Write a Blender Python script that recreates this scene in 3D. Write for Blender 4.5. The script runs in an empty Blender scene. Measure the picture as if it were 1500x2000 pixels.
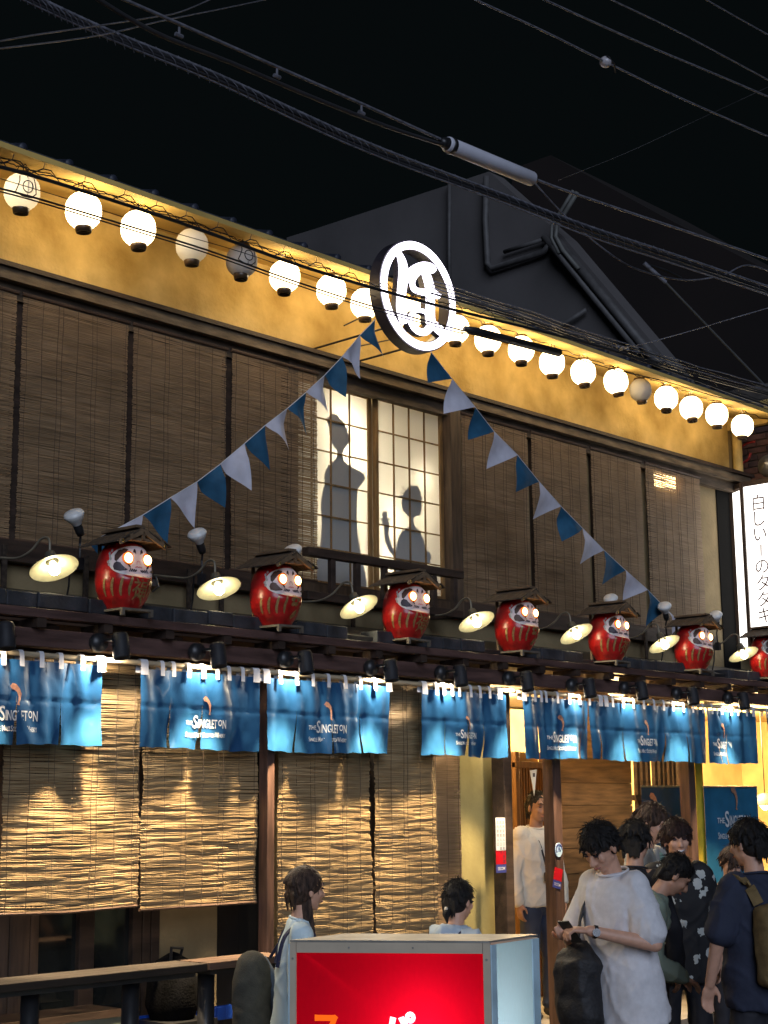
import bpy, bmesh, math, random
import numpy as np
from mathutils import Vector, Matrix, Euler, noise as mnoise
from math import sin, cos, pi, radians as R
random.seed(7); rng = np.random.default_rng(7)

# ------------------------------------------------------------------ camera, world, sun, exposure
sc = bpy.context.scene
col = sc.collection
FPX, CX, CY = 3040.0, 750.0, 1000.0
def _n(v): return v / np.linalg.norm(v)
EX = _n(np.array([2890., -550., -FPX])); EZ = np.array([-165., 16000., -3046.])
EZ = _n(EZ - EX * EZ.dot(EX)); EY = np.cross(EZ, EX)
MC = np.column_stack([EX, EY, EZ])                    # world -> camera axes (right, up, back)
CAM = np.array([0.0, -8.0, 1.85])
cam = bpy.data.objects.new('camera', bpy.data.cameras.new('camera')); col.objects.link(cam)
cam.data.sensor_fit = 'VERTICAL'; cam.data.sensor_height = 36; cam.data.lens = FPX / 2000 * 36
cam.data.clip_end = 500; cam.data.clip_start = 0.05
cam.matrix_world = Matrix.Translation(CAM) @ Matrix([list(MC[i]) for i in range(3)]).transposed().to_4x4()
sc.camera = cam

world = bpy.data.worlds.new('World'); sc.world = world; world.use_nodes = True
bg = world.node_tree.nodes['Background']
bg.inputs['Color'].default_value = (0.55, 0.85, 0.95, 1); bg.inputs['Strength'].default_value = 0.0035

def light(name, kind, loc, energy, color, parent=None, **kw):
    l = bpy.data.lights.new(name, kind); l.energy = energy; l.color = color
    for k, v in kw.items(): setattr(l, k, v)
    o = bpy.data.objects.new(name, l); o.location = loc; col.objects.link(o)
    if parent: o.parent = parent
    return o
def aim(o, d):
    o.rotation_euler = Vector(d).to_track_quat('-Z', 'Y').to_euler()
# the night's soft cool street glow, from behind and above the camera, standing in for the sun
sun = light('night_glow', 'SUN', (0, -10, 10), 1.35, (0.70, 0.80, 1.0), angle=R(35))
aim(sun, (0.60, 0.80, -0.36))

sc.view_settings.view_transform = 'Standard'; sc.view_settings.look = 'None'
sc.view_settings.exposure = 0.0; sc.view_settings.gamma = 1.0
sc.cycles.use_denoising = True; sc.cycles.max_bounces = 6; sc.cycles.diffuse_bounces = 3
sc.cycles.transparent_max_bounces = 12; sc.cycles.sample_clamp_indirect = 4.0
sc.cycles.caustics_reflective = False; sc.cycles.caustics_refractive = False

# ------------------------------------------------------------------ pixel of the photograph -> point on a plane of the place
def at(px, py, Y=None, Z=None, X=None, D=None):
    d = MC.T @ np.array([px - CX, -(py - CY), -FPX])
    if Y is not None: t = (Y - CAM[1]) / d[1]
    elif Z is not None: t = (Z - CAM[2]) / d[2]
    elif X is not None: t = (X - CAM[0]) / d[0]
    else: t = D / FPX
    return Vector(CAM + t * d)

# ------------------------------------------------------------------ materials
MATS = {}
def mat(name, c, rough=0.6, metal=0.0, var=0.12, scale=8.0, bump=0.0, bscale=None, stretch=(1, 1, 1), emit=None, es=0.0,
        spec=0.5, c2=None, sheen=0, coat=0, detail=6):
    if name in MATS: return MATS[name]
    m = bpy.data.materials.new(name); m.use_nodes = True; nt = m.node_tree; N = nt.nodes; L = nt.links
    b = N['Principled BSDF']
    b.inputs['Roughness'].default_value = rough; b.inputs['Metallic'].default_value = metal
    b.inputs['Specular IOR Level'].default_value = spec
    if sheen: b.inputs['Sheen Weight'].default_value = sheen
    if coat: b.inputs['Coat Weight'].default_value = coat; b.inputs['Coat Roughness'].default_value = 0.08
    tc = N.new('ShaderNodeTexCoord'); mp = N.new('ShaderNodeMapping'); mp.inputs['Scale'].default_value = stretch
    L.new(tc.outputs['Object'], mp.inputs['Vector'])
    nz = N.new('ShaderNodeTexNoise'); nz.inputs['Scale'].default_value = scale; nz.inputs['Detail'].default_value = detail
    L.new(mp.outputs['Vector'], nz.inputs['Vector'])
    mx = N.new('ShaderNodeMix'); mx.data_type = 'RGBA'
    lo = [x * (1 - var * 1.6) for x in c]; hi = [min(1, x * (1 + var)) for x in c]
    if c2: lo, hi = list(c), list(c2)
    mx.inputs[6].default_value = (*lo, 1); mx.inputs[7].default_value = (*hi, 1)
    rp = N.new('ShaderNodeMapRange'); rp.inputs[1].default_value = 0.32; rp.inputs[2].default_value = 0.68
    L.new(nz.outputs['Fac'], rp.inputs['Value']); L.new(rp.outputs['Result'], mx.inputs[0])
    L.new(mx.outputs[2], b.inputs['Base Color'])
    m['noise'] = 1
    if bump:
        n2 = N.new('ShaderNodeTexNoise'); n2.inputs['Scale'].default_value = bscale or scale * 6; n2.inputs['Detail'].default_value = 8
        L.new(mp.outputs['Vector'], n2.inputs['Vector'])
        bp = N.new('ShaderNodeBump'); bp.inputs['Strength'].default_value = bump; bp.inputs['Distance'].default_value = 0.01
        L.new(n2.outputs['Fac'], bp.inputs['Height']); L.new(bp.outputs['Normal'], b.inputs['Normal'])
    if emit:
        b.inputs['Emission Color'].default_value = (*emit, 1); b.inputs['Emission Strength'].default_value = es
    MATS[name] = m
    return m
def paper_mat(name, c, tr=0.55):
    m = bpy.data.materials.new(name); m.use_nodes = True; nt = m.node_tree; N = nt.nodes; L = nt.links
    N.remove(N['Principled BSDF']); out = N['Material Output']
    d = N.new('ShaderNodeBsdfDiffuse'); t = N.new('ShaderNodeBsdfTranslucent'); mx = N.new('ShaderNodeMixShader')
    nz = N.new('ShaderNodeTexNoise'); nz.inputs['Scale'].default_value = 35; nz.inputs['Detail'].default_value = 6
    cr = N.new('ShaderNodeMix'); cr.data_type = 'RGBA'; cr.inputs[6].default_value = (*[x * .88 for x in c], 1); cr.inputs[7].default_value = (*c, 1)
    L.new(nz.outputs['Fac'], cr.inputs[0])
    for s in (d, t): L.new(cr.outputs[2], s.inputs['Color'])
    mx.inputs[0].default_value = tr; L.new(d.outputs[0], mx.inputs[1]); L.new(t.outputs[0], mx.inputs[2]); L.new(mx.outputs[0], out.inputs['Surface'])
    return m
def glow(name, c, s):
    """a lamp's own surface: it emits evenly"""
    m = bpy.data.materials.new(name); m.use_nodes = True
    b = m.node_tree.nodes['Principled BSDF']
    b.inputs['Base Color'].default_value = (0.8, 0.8, 0.8, 1); b.inputs['Roughness'].default_value = .5
    b.inputs['Emission Color'].default_value = (*c, 1); b.inputs['Emission Strength'].default_value = s
    return m

# ------------------------------------------------------------------ mesh building
class MB:
    def __init__(s): s.v = []; s.f = []
    def add(s, vs, fs):
        k = len(s.v); s.v += [tuple(v) for v in vs]; s.f += [tuple(i + k for i in f) for f in fs]; return s
    def box(s, a, b, M=None):
        x0, y0, z0 = a; x1, y1, z1 = b
        vs = [(x0, y0, z0), (x1, y0, z0), (x1, y1, z0), (x0, y1, z0), (x0, y0, z1), (x1, y0, z1), (x1, y1, z1), (x0, y1, z1)]
        if M is not None: vs = [M @ Vector(v) for v in vs]
        return s.add(vs, [(0, 3, 2, 1), (4, 5, 6, 7), (0, 1, 5, 4), (1, 2, 6, 5), (2, 3, 7, 6), (3, 0, 4, 7)])
    def bev(s, a, b, r=.006, M=None):
        """box with chamfered vertical and horizontal edges"""
        bm = bmesh.new(); bmesh.ops.create_cube(bm, size=1)
        for v in bm.verts:
            v.co = Vector([(a[i] + b[i]) / 2 + v.co[i] * (b[i] - a[i]) for i in range(3)])
        bmesh.ops.bevel(bm, geom=bm.edges[:], offset=r, segments=2, affect='EDGES', profile=.6)
        if M is not None: bm.transform(M)
        bm.verts.index_update()
        s.add([v.co[:] for v in bm.verts], [[v.index for v in f.verts] for f in bm.faces]); bm.free(); return s
    def beam(s, p, q, w, h, up=(0, 0, 1)):
        p = Vector(p); q = Vector(q); d = (q - p).normalized(); u = Vector(up); sd = d.cross(u)
        if sd.length < 1e-4: sd = d.cross(Vector((0, 1, 0)))
        sd.normalize(); u = sd.cross(d).normalized()
        vs = [e + sd * a * w / 2 + u * b * h / 2 for e in (p, q) for a, b in ((-1, -1), (1, -1), (1, 1), (-1, 1))]
        return s.add(vs, [(3, 2, 1, 0), (4, 5, 6, 7), (0, 1, 5, 4), (1, 2, 6, 5), (2, 3, 7, 6), (3, 0, 4, 7)])
    def tube(s, pts, r, n=8, cap=True):
        pts = [Vector(p) for p in pts]; rs = r if isinstance(r, (list, tuple)) else [r] * len(pts)
        k = len(s.v); u = None
        for i, p in enumerate(pts):
            d = (pts[min(i + 1, len(pts) - 1)] - pts[max(i - 1, 0)]).normalized()
            if u is None:
                u = d.cross(Vector((0, 0, 1)))
                if u.length < 1e-3: u = d.cross(Vector((0, 1, 0)))
            u = (u - d * u.dot(d)).normalized(); w = d.cross(u)
            s.v += [tuple(p + (u * cos(2 * pi * j / n) + w * sin(2 * pi * j / n)) * rs[i]) for j in range(n)]
        for i in range(len(pts) - 1):
            for j in range(n):
                a = k + i * n + j; b = k + i * n + (j + 1) % n
                s.f.append((a, b, b + n, a + n))
        if cap: s.f.append(tuple(k + j for j in range(n))[::-1]); s.f.append(tuple(k + (len(pts) - 1) * n + j for j in range(n)))
        return s
    def lathe(s, prof, n=24, M=None, close=False):
        k = len(s.v)
        for r, z in prof:
            for j in range(n):
                v = Vector((r * cos(2 * pi * j / n), r * sin(2 * pi * j / n), z))
                if M is not None: v = M @ v
                s.v.append(tuple(v))
        m = len(prof)
        for i in range(m - 1):
            for j in range(n):
                a = k + i * n + j; b = k + i * n + (j + 1) % n; s.f.append((a, b, b + n, a + n))
        if close: s.f.append(tuple(k + j for j in range(n))[::-1]); s.f.append(tuple(k + (m - 1) * n + j for j in range(n)))
        return s
    def prism(s, poly, d):
        """poly: 3D points of one face, d: extrusion vector"""
        n = len(poly); d = Vector(d); poly = [Vector(p) for p in poly]
        vs = poly + [p + d for p in poly]
        return s.add(vs, [tuple(range(n))[::-1], tuple(range(n, 2 * n))] + [(i, (i + 1) % n, n + (i + 1) % n, n + i) for i in range(n)])
    def mesh(s, name, m, smooth=False):
        me = bpy.data.meshes.new(name); me.from_pydata(s.v, [], s.f); me.validate(); me.materials.append(m)
        if smooth: me.polygons.foreach_set('use_smooth', [True] * len(me.polygons))
        bm = bmesh.new(); bm.from_mesh(me); bmesh.ops.recalc_face_normals(bm, faces=bm.faces); bm.to_mesh(me); bm.free()
        return me
    def build(s, name, m, parent=None, smooth=False, world=True, kind=None, label=None):
        me = s.mesh(name, m, smooth)
        if world and parent is not None:
            P = parent; off = Vector((0, 0, 0))
            while P is not None: off += P.location; P = P.parent
            me.transform(Matrix.Translation(-off))
        return link(name, me, parent, kind, label)
def link(name, me, parent=None, kind=None, label=None, loc=None):
    o = bpy.data.objects.new(name, me); col.objects.link(o)
    if parent is not None: o.parent = parent
    if kind: o['kind'] = kind
    if label: o['label'] = label
    if loc is not None: o.location = loc
    return o
def tag(o, label, cat, group=None, kind=None):
    o['label'] = label; o['category'] = cat
    if group: o['group'] = group
    if kind: o['kind'] = kind
    return o
def thing(name, label, cat, loc=(0, 0, 0), rz=0, group=None):
    o = bpy.data.objects.new(name, None); col.objects.link(o); o.location = loc; o.rotation_euler = (0, 0, rz)
    o.empty_display_size = .1
    return tag(o, label, cat, group)
def children(o): return [c for c in ALLKIDS.get(o.name, [])]
def kids(o): return [c for c in bpy.data.objects if c.parent == o]
def dup(root, loc, label=None, rz=None):
    r = root.copy(); col.objects.link(r); r.location = loc
    if rz is not None: r.rotation_euler.z = rz
    if label: r['label'] = label
    for c in kids(root):
        d = c.copy(); col.objects.link(d); d.parent = r
        for g in kids(c):
            h = g.copy(); col.objects.link(h); h.parent = d
    return r
def ribbon2(pts, w):
    """2D polyline to a strip; w: list or number"""
    n = len(pts); w = w if isinstance(w, (list, tuple)) else [w] * n; out = []
    for i, p in enumerate(pts):
        a = np.array(pts[max(i - 1, 0)], float); b = np.array(pts[min(i + 1, n - 1)], float)
        d = (b - a) / (np.linalg.norm(b - a) + 1e-9); q = np.array([-d[1], d[0]]); p = np.array(p, float)
        out.append((p + q * w[i] / 2, p - q * w[i] / 2))
    return out
def smooth_pts(pts, k=6):
    """Catmull-Rom through the points"""
    P = [np.array(p, float) for p in pts]; P = [P[0]] + P + [P[-1]]; out = []
    for i in range(1, len(P) - 2):
        for j in range(k):
            t = j / k
            out.append(0.5 * (2 * P[i] + (P[i + 1] - P[i - 1]) * t + (2 * P[i - 1] - 5 * P[i] + 4 * P[i + 1] - P[i + 2]) * t * t
                       + (-P[i - 1] + 3 * P[i] - 3 * P[i + 1] + P[i + 2]) * t ** 3))
    out.append(P[-2]); return out
def vnoise(x, y, seed=0):
    """smooth value noise on arrays, about -1..1"""
    x = np.asarray(x, float); y = np.asarray(y, float)
    xi = np.floor(x).astype(int); yi = np.floor(y).astype(int); fx = x - xi; fy = y - yi
    fx = fx * fx * (3 - 2 * fx); fy = fy * fy * (3 - 2 * fy)
    def h(a, b):
        k = (a * 374761393 + b * 668265263 + seed * 974634777) & 0xffffffff
        k = ((k ^ (k >> 13)) * 1274126177) & 0xffffffff
        return ((k ^ (k >> 16)) & 0xffff) / 32767.5 - 1
    return (h(xi, yi) * (1 - fx) + h(xi + 1, yi) * fx) * (1 - fy) + (h(xi, yi + 1) * (1 - fx) + h(xi + 1, yi + 1) * fx) * fy
_tc = {}
def text_tris(s, size=1.0, xs=1.0, bold=0.0):
    """flat lettering as vertices (x, y) and faces, left-aligned at the origin"""
    key = (s, bold)
    if key not in _tc:
        cu = bpy.data.curves.new('lettering', 'FONT'); cu.body = s; cu.size = 1.0; cu.offset = bold; cu.resolution_u = 3
        o = bpy.data.objects.new('lettering', cu); col.objects.link(o)
        me = bpy.data.meshes.new_from_object(o.evaluated_get(bpy.context.evaluated_depsgraph_get()))
        _tc[key] = ([v.co[:2] for v in me.vertices], [tuple(p.vertices) for p in me.polygons])
        bpy.data.objects.remove(o); bpy.data.curves.remove(cu); bpy.data.meshes.remove(me)
    v, f = _tc[key]
    return [(x * size * xs, y * size) for x, y in v], f

# shared materials
M_DKWOOD = mat('dark_stained_wood', (.048, .030, .022), .55, var=.3, scale=3, bump=.25, stretch=(1, 6, 6))
M_WOOD = mat('brown_timber', (.115, .068, .045), .55, var=.3, scale=3, bump=.25, stretch=(1, 8, 8))
M_POST = mat('post_timber', (.10, .055, .042), .5, var=.3, scale=4, bump=.2, stretch=(8, 8, 1))
M_BLACK = mat('black_paint', (.018, .018, .02), .4, var=.2)
M_RUBBER = mat('black_cable_sheath', (.02, .02, .022), .45, var=.2)
M_GREYCABLE = mat('grey_cable_sheath', (.16, .16, .19), .45, var=.3, scale=30)
M_STEEL = mat('galvanised_steel', (.35, .35, .34), .4, .8, var=.2, scale=20)
M_WHITE = mat('white_cloth', (.75, .75, .8), .8, var=.05, scale=20)
M_PLASTER = mat('ochre_plaster', (.40, .27, .080), .9, scale=2.6, bump=.7, bscale=28, c2=(.80, .60, .25), detail=10)
M_PLASTER2 = mat('olive_plaster', (.30, .225, .115), .9, var=.2, scale=2.5, bump=.4, bscale=30)

# ================================================================== THE PLACE: ground and the tavern
g = MB().box((-60, -60, -.2), (120, 120, 0)).build('street', mat('asphalt', (.05, .05, .052), .85, var=.3, scale=3, bump=.5, bscale=120))
g['kind'] = 'structure'
g = MB().box((2, -.9, .004), (18.5, 5, .18)).build('pavement', mat('entrance_stone', (.2, .18, .16), .7, var=.2, scale=4, bump=.3))
g['kind'] = 'structure'

tav = thing('tavern_building', 'two-storey timber tavern with an ochre plaster top wall, reed blinds and a lit paper window', 'building', (2, 0, 0))
def T(mb, name, m, parent=None, **k): return mb.build(name, m, parent or tav, **k)
WX0, WX1, WZ0, WZ1 = 7.60, 9.27, 3.44, 5.00          # the window opening
w = MB().box((2, 0, 3.15), (WX0, .2, 5.1)).box((WX1, 0, 3.15), (13.75, .2, 5.1)).box((WX0, 0, 3.15), (WX1, .2, WZ0)).box((WX0, 0, WZ1), (WX1, .2, 5.1))
T(w, 'upper_wall', M_PLASTER2)
T(MB().box((2, -.004, 5.1), (13.75, .2, 5.84)), 'top_wall', M_PLASTER)
T(MB().box((2, 3.8, 0), (14.0, 4, 5.84)).box((13.76, 0, 2.9), (14.0, 3.8, 5.84)).box((2, .2, 0), (2.2, 3.8, 5.84)), 'back_wall', M_PLASTER2)
T(MB().box((2.2, .2, 2.9), (13.76, 3.8, 3.1)), 'upper_floor', M_DKWOOD)
# eave: sloping soffit, fascia and the round tile ends along its edge
e = MB().prism([(2, -.70, 5.600), (2, .2, 5.80), (2, .2, 6.0), (2, -.70, 5.635)], (11.82, 0, 0))
T(e, 'eave', mat('eave_plaster', (.66, .45, .13), .85, var=.2, scale=2, bump=.3))
T(MB().prism([(2, -.69, 5.640), (2, 4.2, 7.2), (2, 4.2, 7.26), (2, -.69, 5.648)], (11.9, 0, 0)), 'roof', mat('grey_roof_tile', (.05, .055, .065), .6, var=.2))
Mt = mat('glazed_tile', (.03, .035, .055), .5, var=.2)
tp = None
for i in range(36):
    x = 2.2 + i * .325
    if tp is None:
        Mx = Matrix.Translation((0, 0, 0)) @ Matrix.Rotation(R(90 + 17), 4, 'X')
        tm = MB(); prof = [(0.001, .006), (.028, 0), (.033, -.008), (.031, -.02), (.031, -.5)]
        tm.lathe(prof, 14, Mx); tp = tm.mesh('roof_tile', Mt, True)
    o = link('roof_tile', tp, tav); o.location = Vector((x - 2, -.69, 5.645))
# verge boards at the right end and the yellow downpipe
T(MB().box((13.75, -.72, 5.62), (13.82, .2, 5.86)), 'verge_board', mat('yellow_board', (.62, .45, .16), .7))
T(MB().tube([(13.83, -.06, 5.15), (13.83, -.06, 5.66)], .05, 12), 'downpipe', mat('yellow_board', (.62, .45, .16), .7))
# cornice, in two steps
T(MB().box((2, -.13, 5.06), (13.95, -.004, 5.135)), 'cornice', mat('weathered_cornice', (.16, .115, .07), .75, var=.35, scale=5, bump=.3, stretch=(1, 5, 5)))
T(MB().box((2, -.155, 5.135), (13.98, -.004, 5.165)), 'cornice_cap', M_DKWOOD)
T(MB().box((2, -.07, 4.96), (13.85, -.0, 5.06)), 'lintel', mat('lintel_wood', (.10, .07, .045), .7, var=.35, scale=5, bump=.3, stretch=(1, 5, 5)))
# the low beam under the upper blinds with iron straps
T(MB().box((2, -.09, 3.33), (13.2, -.0, 3.455)), 'sill_beam', M_DKWOOD)
Ms = mat('rusty_iron', (.06, .045, .035), .7, .4, var=.4, scale=40)
st = None
for i, px in enumerate((8, 168, 370, 433, 690, 760, 1010, 1180, 1262, 1330)):
    p = at(px, 1120 + px * .1, Y=-.1)
    s = MB().box((p.x - .018, -.104, 3.14), (p.x + .018, -.09, 3.42)).tube([(p.x, -.11, 3.17), (p.x, -.104, 3.17)], .008, 8)
    T(s, 'iron_strap', Ms)
# timber posts of the upper wall (seen in the gaps between the blinds)
for px in (33, 253, 447, 1040, 1156, 1264):
    p = at(px, 800, Y=-.03)
    T(MB().bev((p.x - .045, -.045, 3.45), (p.x + .045, 0, 4.96)), 'wall_post', M_DKWOOD)
T(MB().box((13.46, -.012, 3.1), (13.76, -.002, 5.0)), 'dark_shutter', mat('flat_black', (.005, .005, .005), .9, spec=.1))  # plain near-black sheet at the right end of the wall

# --- the paper window: frame, two sashes, 24 panes each
win = MB().bev((WX1, -.10, WZ0 - .1), (WX1 + .13, .06, WZ1 + .1)).bev((WX0 - .1, -.08, WZ0 - .1), (WX0, .06, WZ1 + .1)).box((WX0, -.05, WZ1), (WX1, .06, WZ1 + .06)) \
    .box((WX0, -.10, WZ0 - .09), (WX1, .10, WZ0))
Mfr = mat('window_timber', (.26, .15, .055), .5, var=.3, scale=4, bump=.2, stretch=(8, 8, 1))
window = T(win, 'window', mat('window_frame_timber', (.085, .055, .035), .55, var=.3, scale=4, bump=.2, stretch=(8, 8, 1)))
paper = paper_mat('shoji_paper', (.82, .80, .74), .62)
def sash(x0, x1, y):
    s = MB()
    fw = .035
    s.box((x0, y - .015, WZ0), (x0 + fw, y + .015, WZ1)).box((x1 - fw, y - .015, WZ0), (x1, y + .015, WZ1))
    s.box((x0 + fw, y - .015, WZ0), (x1 - fw, y + .015, WZ0 + .05)).box((x0 + fw, y - .015, WZ1 - .04), (x1 - fw, y + .015, WZ1))
    s.build('sash_frame', Mfr, window)
    gx = np.linspace(x0 + fw, x1 - fw, 5); gz = np.linspace(WZ0 + .05, WZ1 - .04, 7)
    for x in gx[1:-1]: MB().box((x - .006, y - .012, gz[0]), (x + .006, y - .002, gz[-1])).build('muntin', Mfr, window)
    for z in gz[1:-1]: MB().box((gx[0], y - .0135, z - .005), (gx[-1], y - .004, z + .005)).build('muntin', Mfr, window)
    pw, ph_ = gx[1] - gx[0] - .001, gz[1] - gz[0] - .001; pm = MB().add([(0, 0, 0), (pw, 0, 0), (pw, 0, ph_), (0, 0, ph_)], [(0, 1, 2, 3)]).mesh('pane', paper)
    for i in range(4):
        for j in range(6):
            o = link('pane', pm, window); o.location = Vector((gx[i] + .0005, y + .002, gz[j] + .0005)) - Vector((2, 0, 0))
XM = 8.475
sash(WX0, XM, .035); sash(XM + .002, WX1, -.0)
# back of the lit bay
T(MB().box((WX0 - .3, 1.0, WZ0 - .3), (WX1 + .3, 1.04, WZ1 + .3)).box((WX0 - .3, .2, WZ0 - .3), (WX0 - .26, 1.0, WZ1 + .3)).box((WX1 + .26, .2, WZ0 - .3), (WX1 + .3, 1.0, WZ1 + .3))
  .box((WX0 - .26, .2, WZ1 + .26), (WX1 + .26, 1.0, WZ1 + .3)).box((WX0 - .26, .2, WZ0 - .3), (WX1 + .26, 1.0, WZ0 - .26)), 'bay_lining', mat('dim_lining', (.30, .27, .22), .9))
# silhouette boards behind the paper
def zc(x, y): return (580 + x / 4.168, 720 + y / 4.168)
def figure(name, outline, Y, label, extra=()):
    poly = [at(*zc(x, y), Y=Y) for x, y in outline]
    th = thing(name, label, 'silhouette board', (poly[0].x, Y, WZ0), group='figure boards behind the paper window')
    m = mat('board_grey', (.22, .25, .30), .9, var=.05)
    mb = MB().prism(poly, (0, .0016, 0)); mb.build('board', m, th)
    for a in extra: 
        pl = [at(*zc(x, y), Y=Y) for x, y in a]; MB().prism(pl, (0, .0016, 0)).build('hairpin', m, th)
    return th
YB1, YB2 = .0385, .0035
figure('standing_figure_board', [(265, 385), (300, 366), (330, 380), (348, 412), (378, 432), (400, 480), (420, 540), (424, 590), (405, 630), (378, 660), (366, 700), (380, 745), (420, 785), (470, 815),
    (520, 840), (552, 872), (550, 905), (515, 950), (490, 985), (488, 1060), (484, 1200), (490, 1330), (520, 1500), (560, 1700), (570, 1790), (150, 1790), (165, 1560), (195, 1400), (203, 1240), (192, 1120), (205, 1010),
    (228, 940), (222, 860), (250, 795), (300, 750), (328, 718), (330, 672), (295, 630), (270, 575), (260, 505), (262, 470), (248, 440), (250, 405)], YB1,
    'dark silhouette of a standing figure with a topknot on the left sash')
figure('seated_figure_board', [(850, 1110), (856, 1045), (880, 992), (930, 952), (975, 955), (1003, 1000), (1008, 1040), (1024, 1048), (1022, 1064), (1010, 1070), (1014, 1150), (1000, 1196), (962, 1200), (946, 1222), (948, 1275), (1000, 1325),
    (1030, 1400), (1042, 1480), (1078, 1490), (1092, 1540), (1080, 1580), (1052, 1590), (1060, 1790), (785, 1790), (792, 1545), (745, 1480), (712, 1390), (706, 1290), (684, 1262), (702, 1238), (672, 1232), (676, 1218), (698, 1212), (688, 1180), (714, 1156), (737, 1182), (730, 1214),
    (766, 1218), (766, 1230), (742, 1238), (756, 1262), (748, 1300), (742, 1350), (770, 1440), (800, 1500), (812, 1410), (850, 1325), (905, 1292), (920, 1225), (895, 1192), (862, 1160)], YB2,
    'dark silhouette of a seated figure with hairpins holding a lute neck on the right sash',
    extra=[[(832, 994), (850, 1004), (885, 1022), (882, 1032), (845, 1014)], [(846, 966), (856, 962), (896, 1000), (888, 1008)], [(832, 1030), (884, 1046), (882, 1054), (832, 1046)]])
WARMW = (1, .86, .60)
for i, (px, py, e, yy) in enumerate([(640, 840, 11, .24), (652, 905, 8, .22), (626, 1010, 8, .22), (722, 1020, 6, .22), (718, 1120, 7, .22), (628, 1130, 5, .22), (806, 940, 3.2, .13), (852, 1080, 3.0, .16), (765, 1100, 3.0, .16), (790, 1010, 3.0, .2)]):
    p = at(px, py, Y=yy); light('bay_bulb_light', 'POINT', p, e * (.85 if i < 6 else .6), WARMW, shadow_soft_size=.03)

# --- balcony rail in front of the window
bal = thing('balcony_rail', 'dark timber balcony rail across the lit paper window', 'railing', (7.4, -.35, 3.25))
MB().bev((7.40, -.39, 3.575), (9.06, -.32, 3.635)).build('top_rail', M_DKWOOD, bal)
MB().bev((7.40, -.38, 3.27), (9.06, -.33, 3.33)).build('bottom_rail', M_DKWOOD, bal)
for px in (648, 697, 750, 846, 886):
    x = at(px, 1110, Y=-.355).x; MB().bev((x - .022, -.375, 3.27), (x + .022, -.335, 3.58), .004).build('baluster', M_DKWOOD, bal)
for x in (7.44, 9.02): MB().box((x - .02, -.34, 3.28), (x + .02, -.09, 3.32)).build('bracket', M_DKWOOD, bal)

# --- canopy over the ground floor
M_CAN = mat('canopy_timber', (.105, .058, .050), .5, var=.3, scale=3, bump=.25, stretch=(1, 8, 8))
can = T(MB().prism([(2, -.80, 2.93), (2, 0, 3.12), (2, 0, 3.18), (2, -.80, 2.985)], (11.9, 0, 0)), 'canopy_roof', M_BLACK)
xs = 2.0
while xs < 13.6:
    wd = random.choice((.27, .27, .34, .20))
    if random.random() < .94:
        z = random.uniform(-.006, .006)
        MB().bev((xs + .003, -.835 + random.uniform(-.006, .006), 2.95 + z), (xs + wd - .003, -.68, 3.035 + z), .008).build('roof_tile', mat('slate_tile', (.035, .038, .045), .6, var=.35, scale=9, bump=.3), can)
    xs += wd
MB().bev((2, -.93, 2.885), (13.95, -.86, 2.935), .006).build('front_rail', M_CAN, can)
x = 2.2
while x < 13.8:
    MB().box((x - .03, -.92, 2.835), (x + .03, -.70, 2.884)).build('spacer_block', M_DKWOOD, can); x += .445
MB().bev((2, -.86, 2.735), (13.95, -.76, 2.835), .006).build('front_beam', M_CAN, can)
x = 2.4
while x < 13.8:
    MB().box((x - .03, -.755, 2.80), (x + .03, 0, 2.87)).build('rafter', M_DKWOOD, can); x += .89
MB().box((2, -.755, 2.88), (13.9, 0, 2.895)).build('ceiling_board', M_WOOD, can)

# --- ground floor wall, left part, behind the blinds
def X6(px, Y=-.6): return at(px, 1700, Y=Y).x
T(MB().box((2, .15, .18), (9.0, .2, 2.9)), 'lower_wall', mat('dark_room', (.02, .018, .016), .8))
Y0 = -.12
M_PAN = mat('panel_wood', (.095, .058, .038), .5, var=.3, scale=3, bump=.25, stretch=(8, 8, 1))
for a, b in ((-60, 22), (24, 62), (64, 80)):
    T(MB().bev((X6(a, Y0), Y0, .18), (X6(b, Y0), Y0 + .05, 2.8), .004), 'wall_plank', M_PAN)
for a, b in ((155, 184), (258, 275), (277, 292), (294, 310)):
    T(MB().bev((X6(a, Y0), Y0 - .02, .18), (X6(b, Y0), Y0 + .05, 2.8), .004), 'door_stile', M_DKWOOD)
Mgl = mat('dark_glass', (.012, .014, .014), .06, var=.1, spec=.8)
for a, b in ((80, 155), (184, 258)):
    T(MB().box((X6(a, Y0), Y0 + .02, .52), (X6(b, Y0), Y0 + .03, 2.8)), 'door_glass', Mgl)
    T(MB().box((X6(a, Y0), Y0 + .0, .18), (X6(b, Y0), Y0 + .04, .52)), 'kick_board', M_DKWOOD)
T(MB().box((X6(310, Y0), Y0, .18), (X6(425, Y0), Y0 + .08, 2.8)), 'plaster_panel', M_PLASTER2)
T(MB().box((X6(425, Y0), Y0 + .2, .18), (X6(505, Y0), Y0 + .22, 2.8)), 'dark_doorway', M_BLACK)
T(MB().box((X6(535, Y0), Y0, .18), (X6(900, Y0), Y0 + .08, 2.8)), 'plaster_panel', M_PLASTER2)
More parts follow.
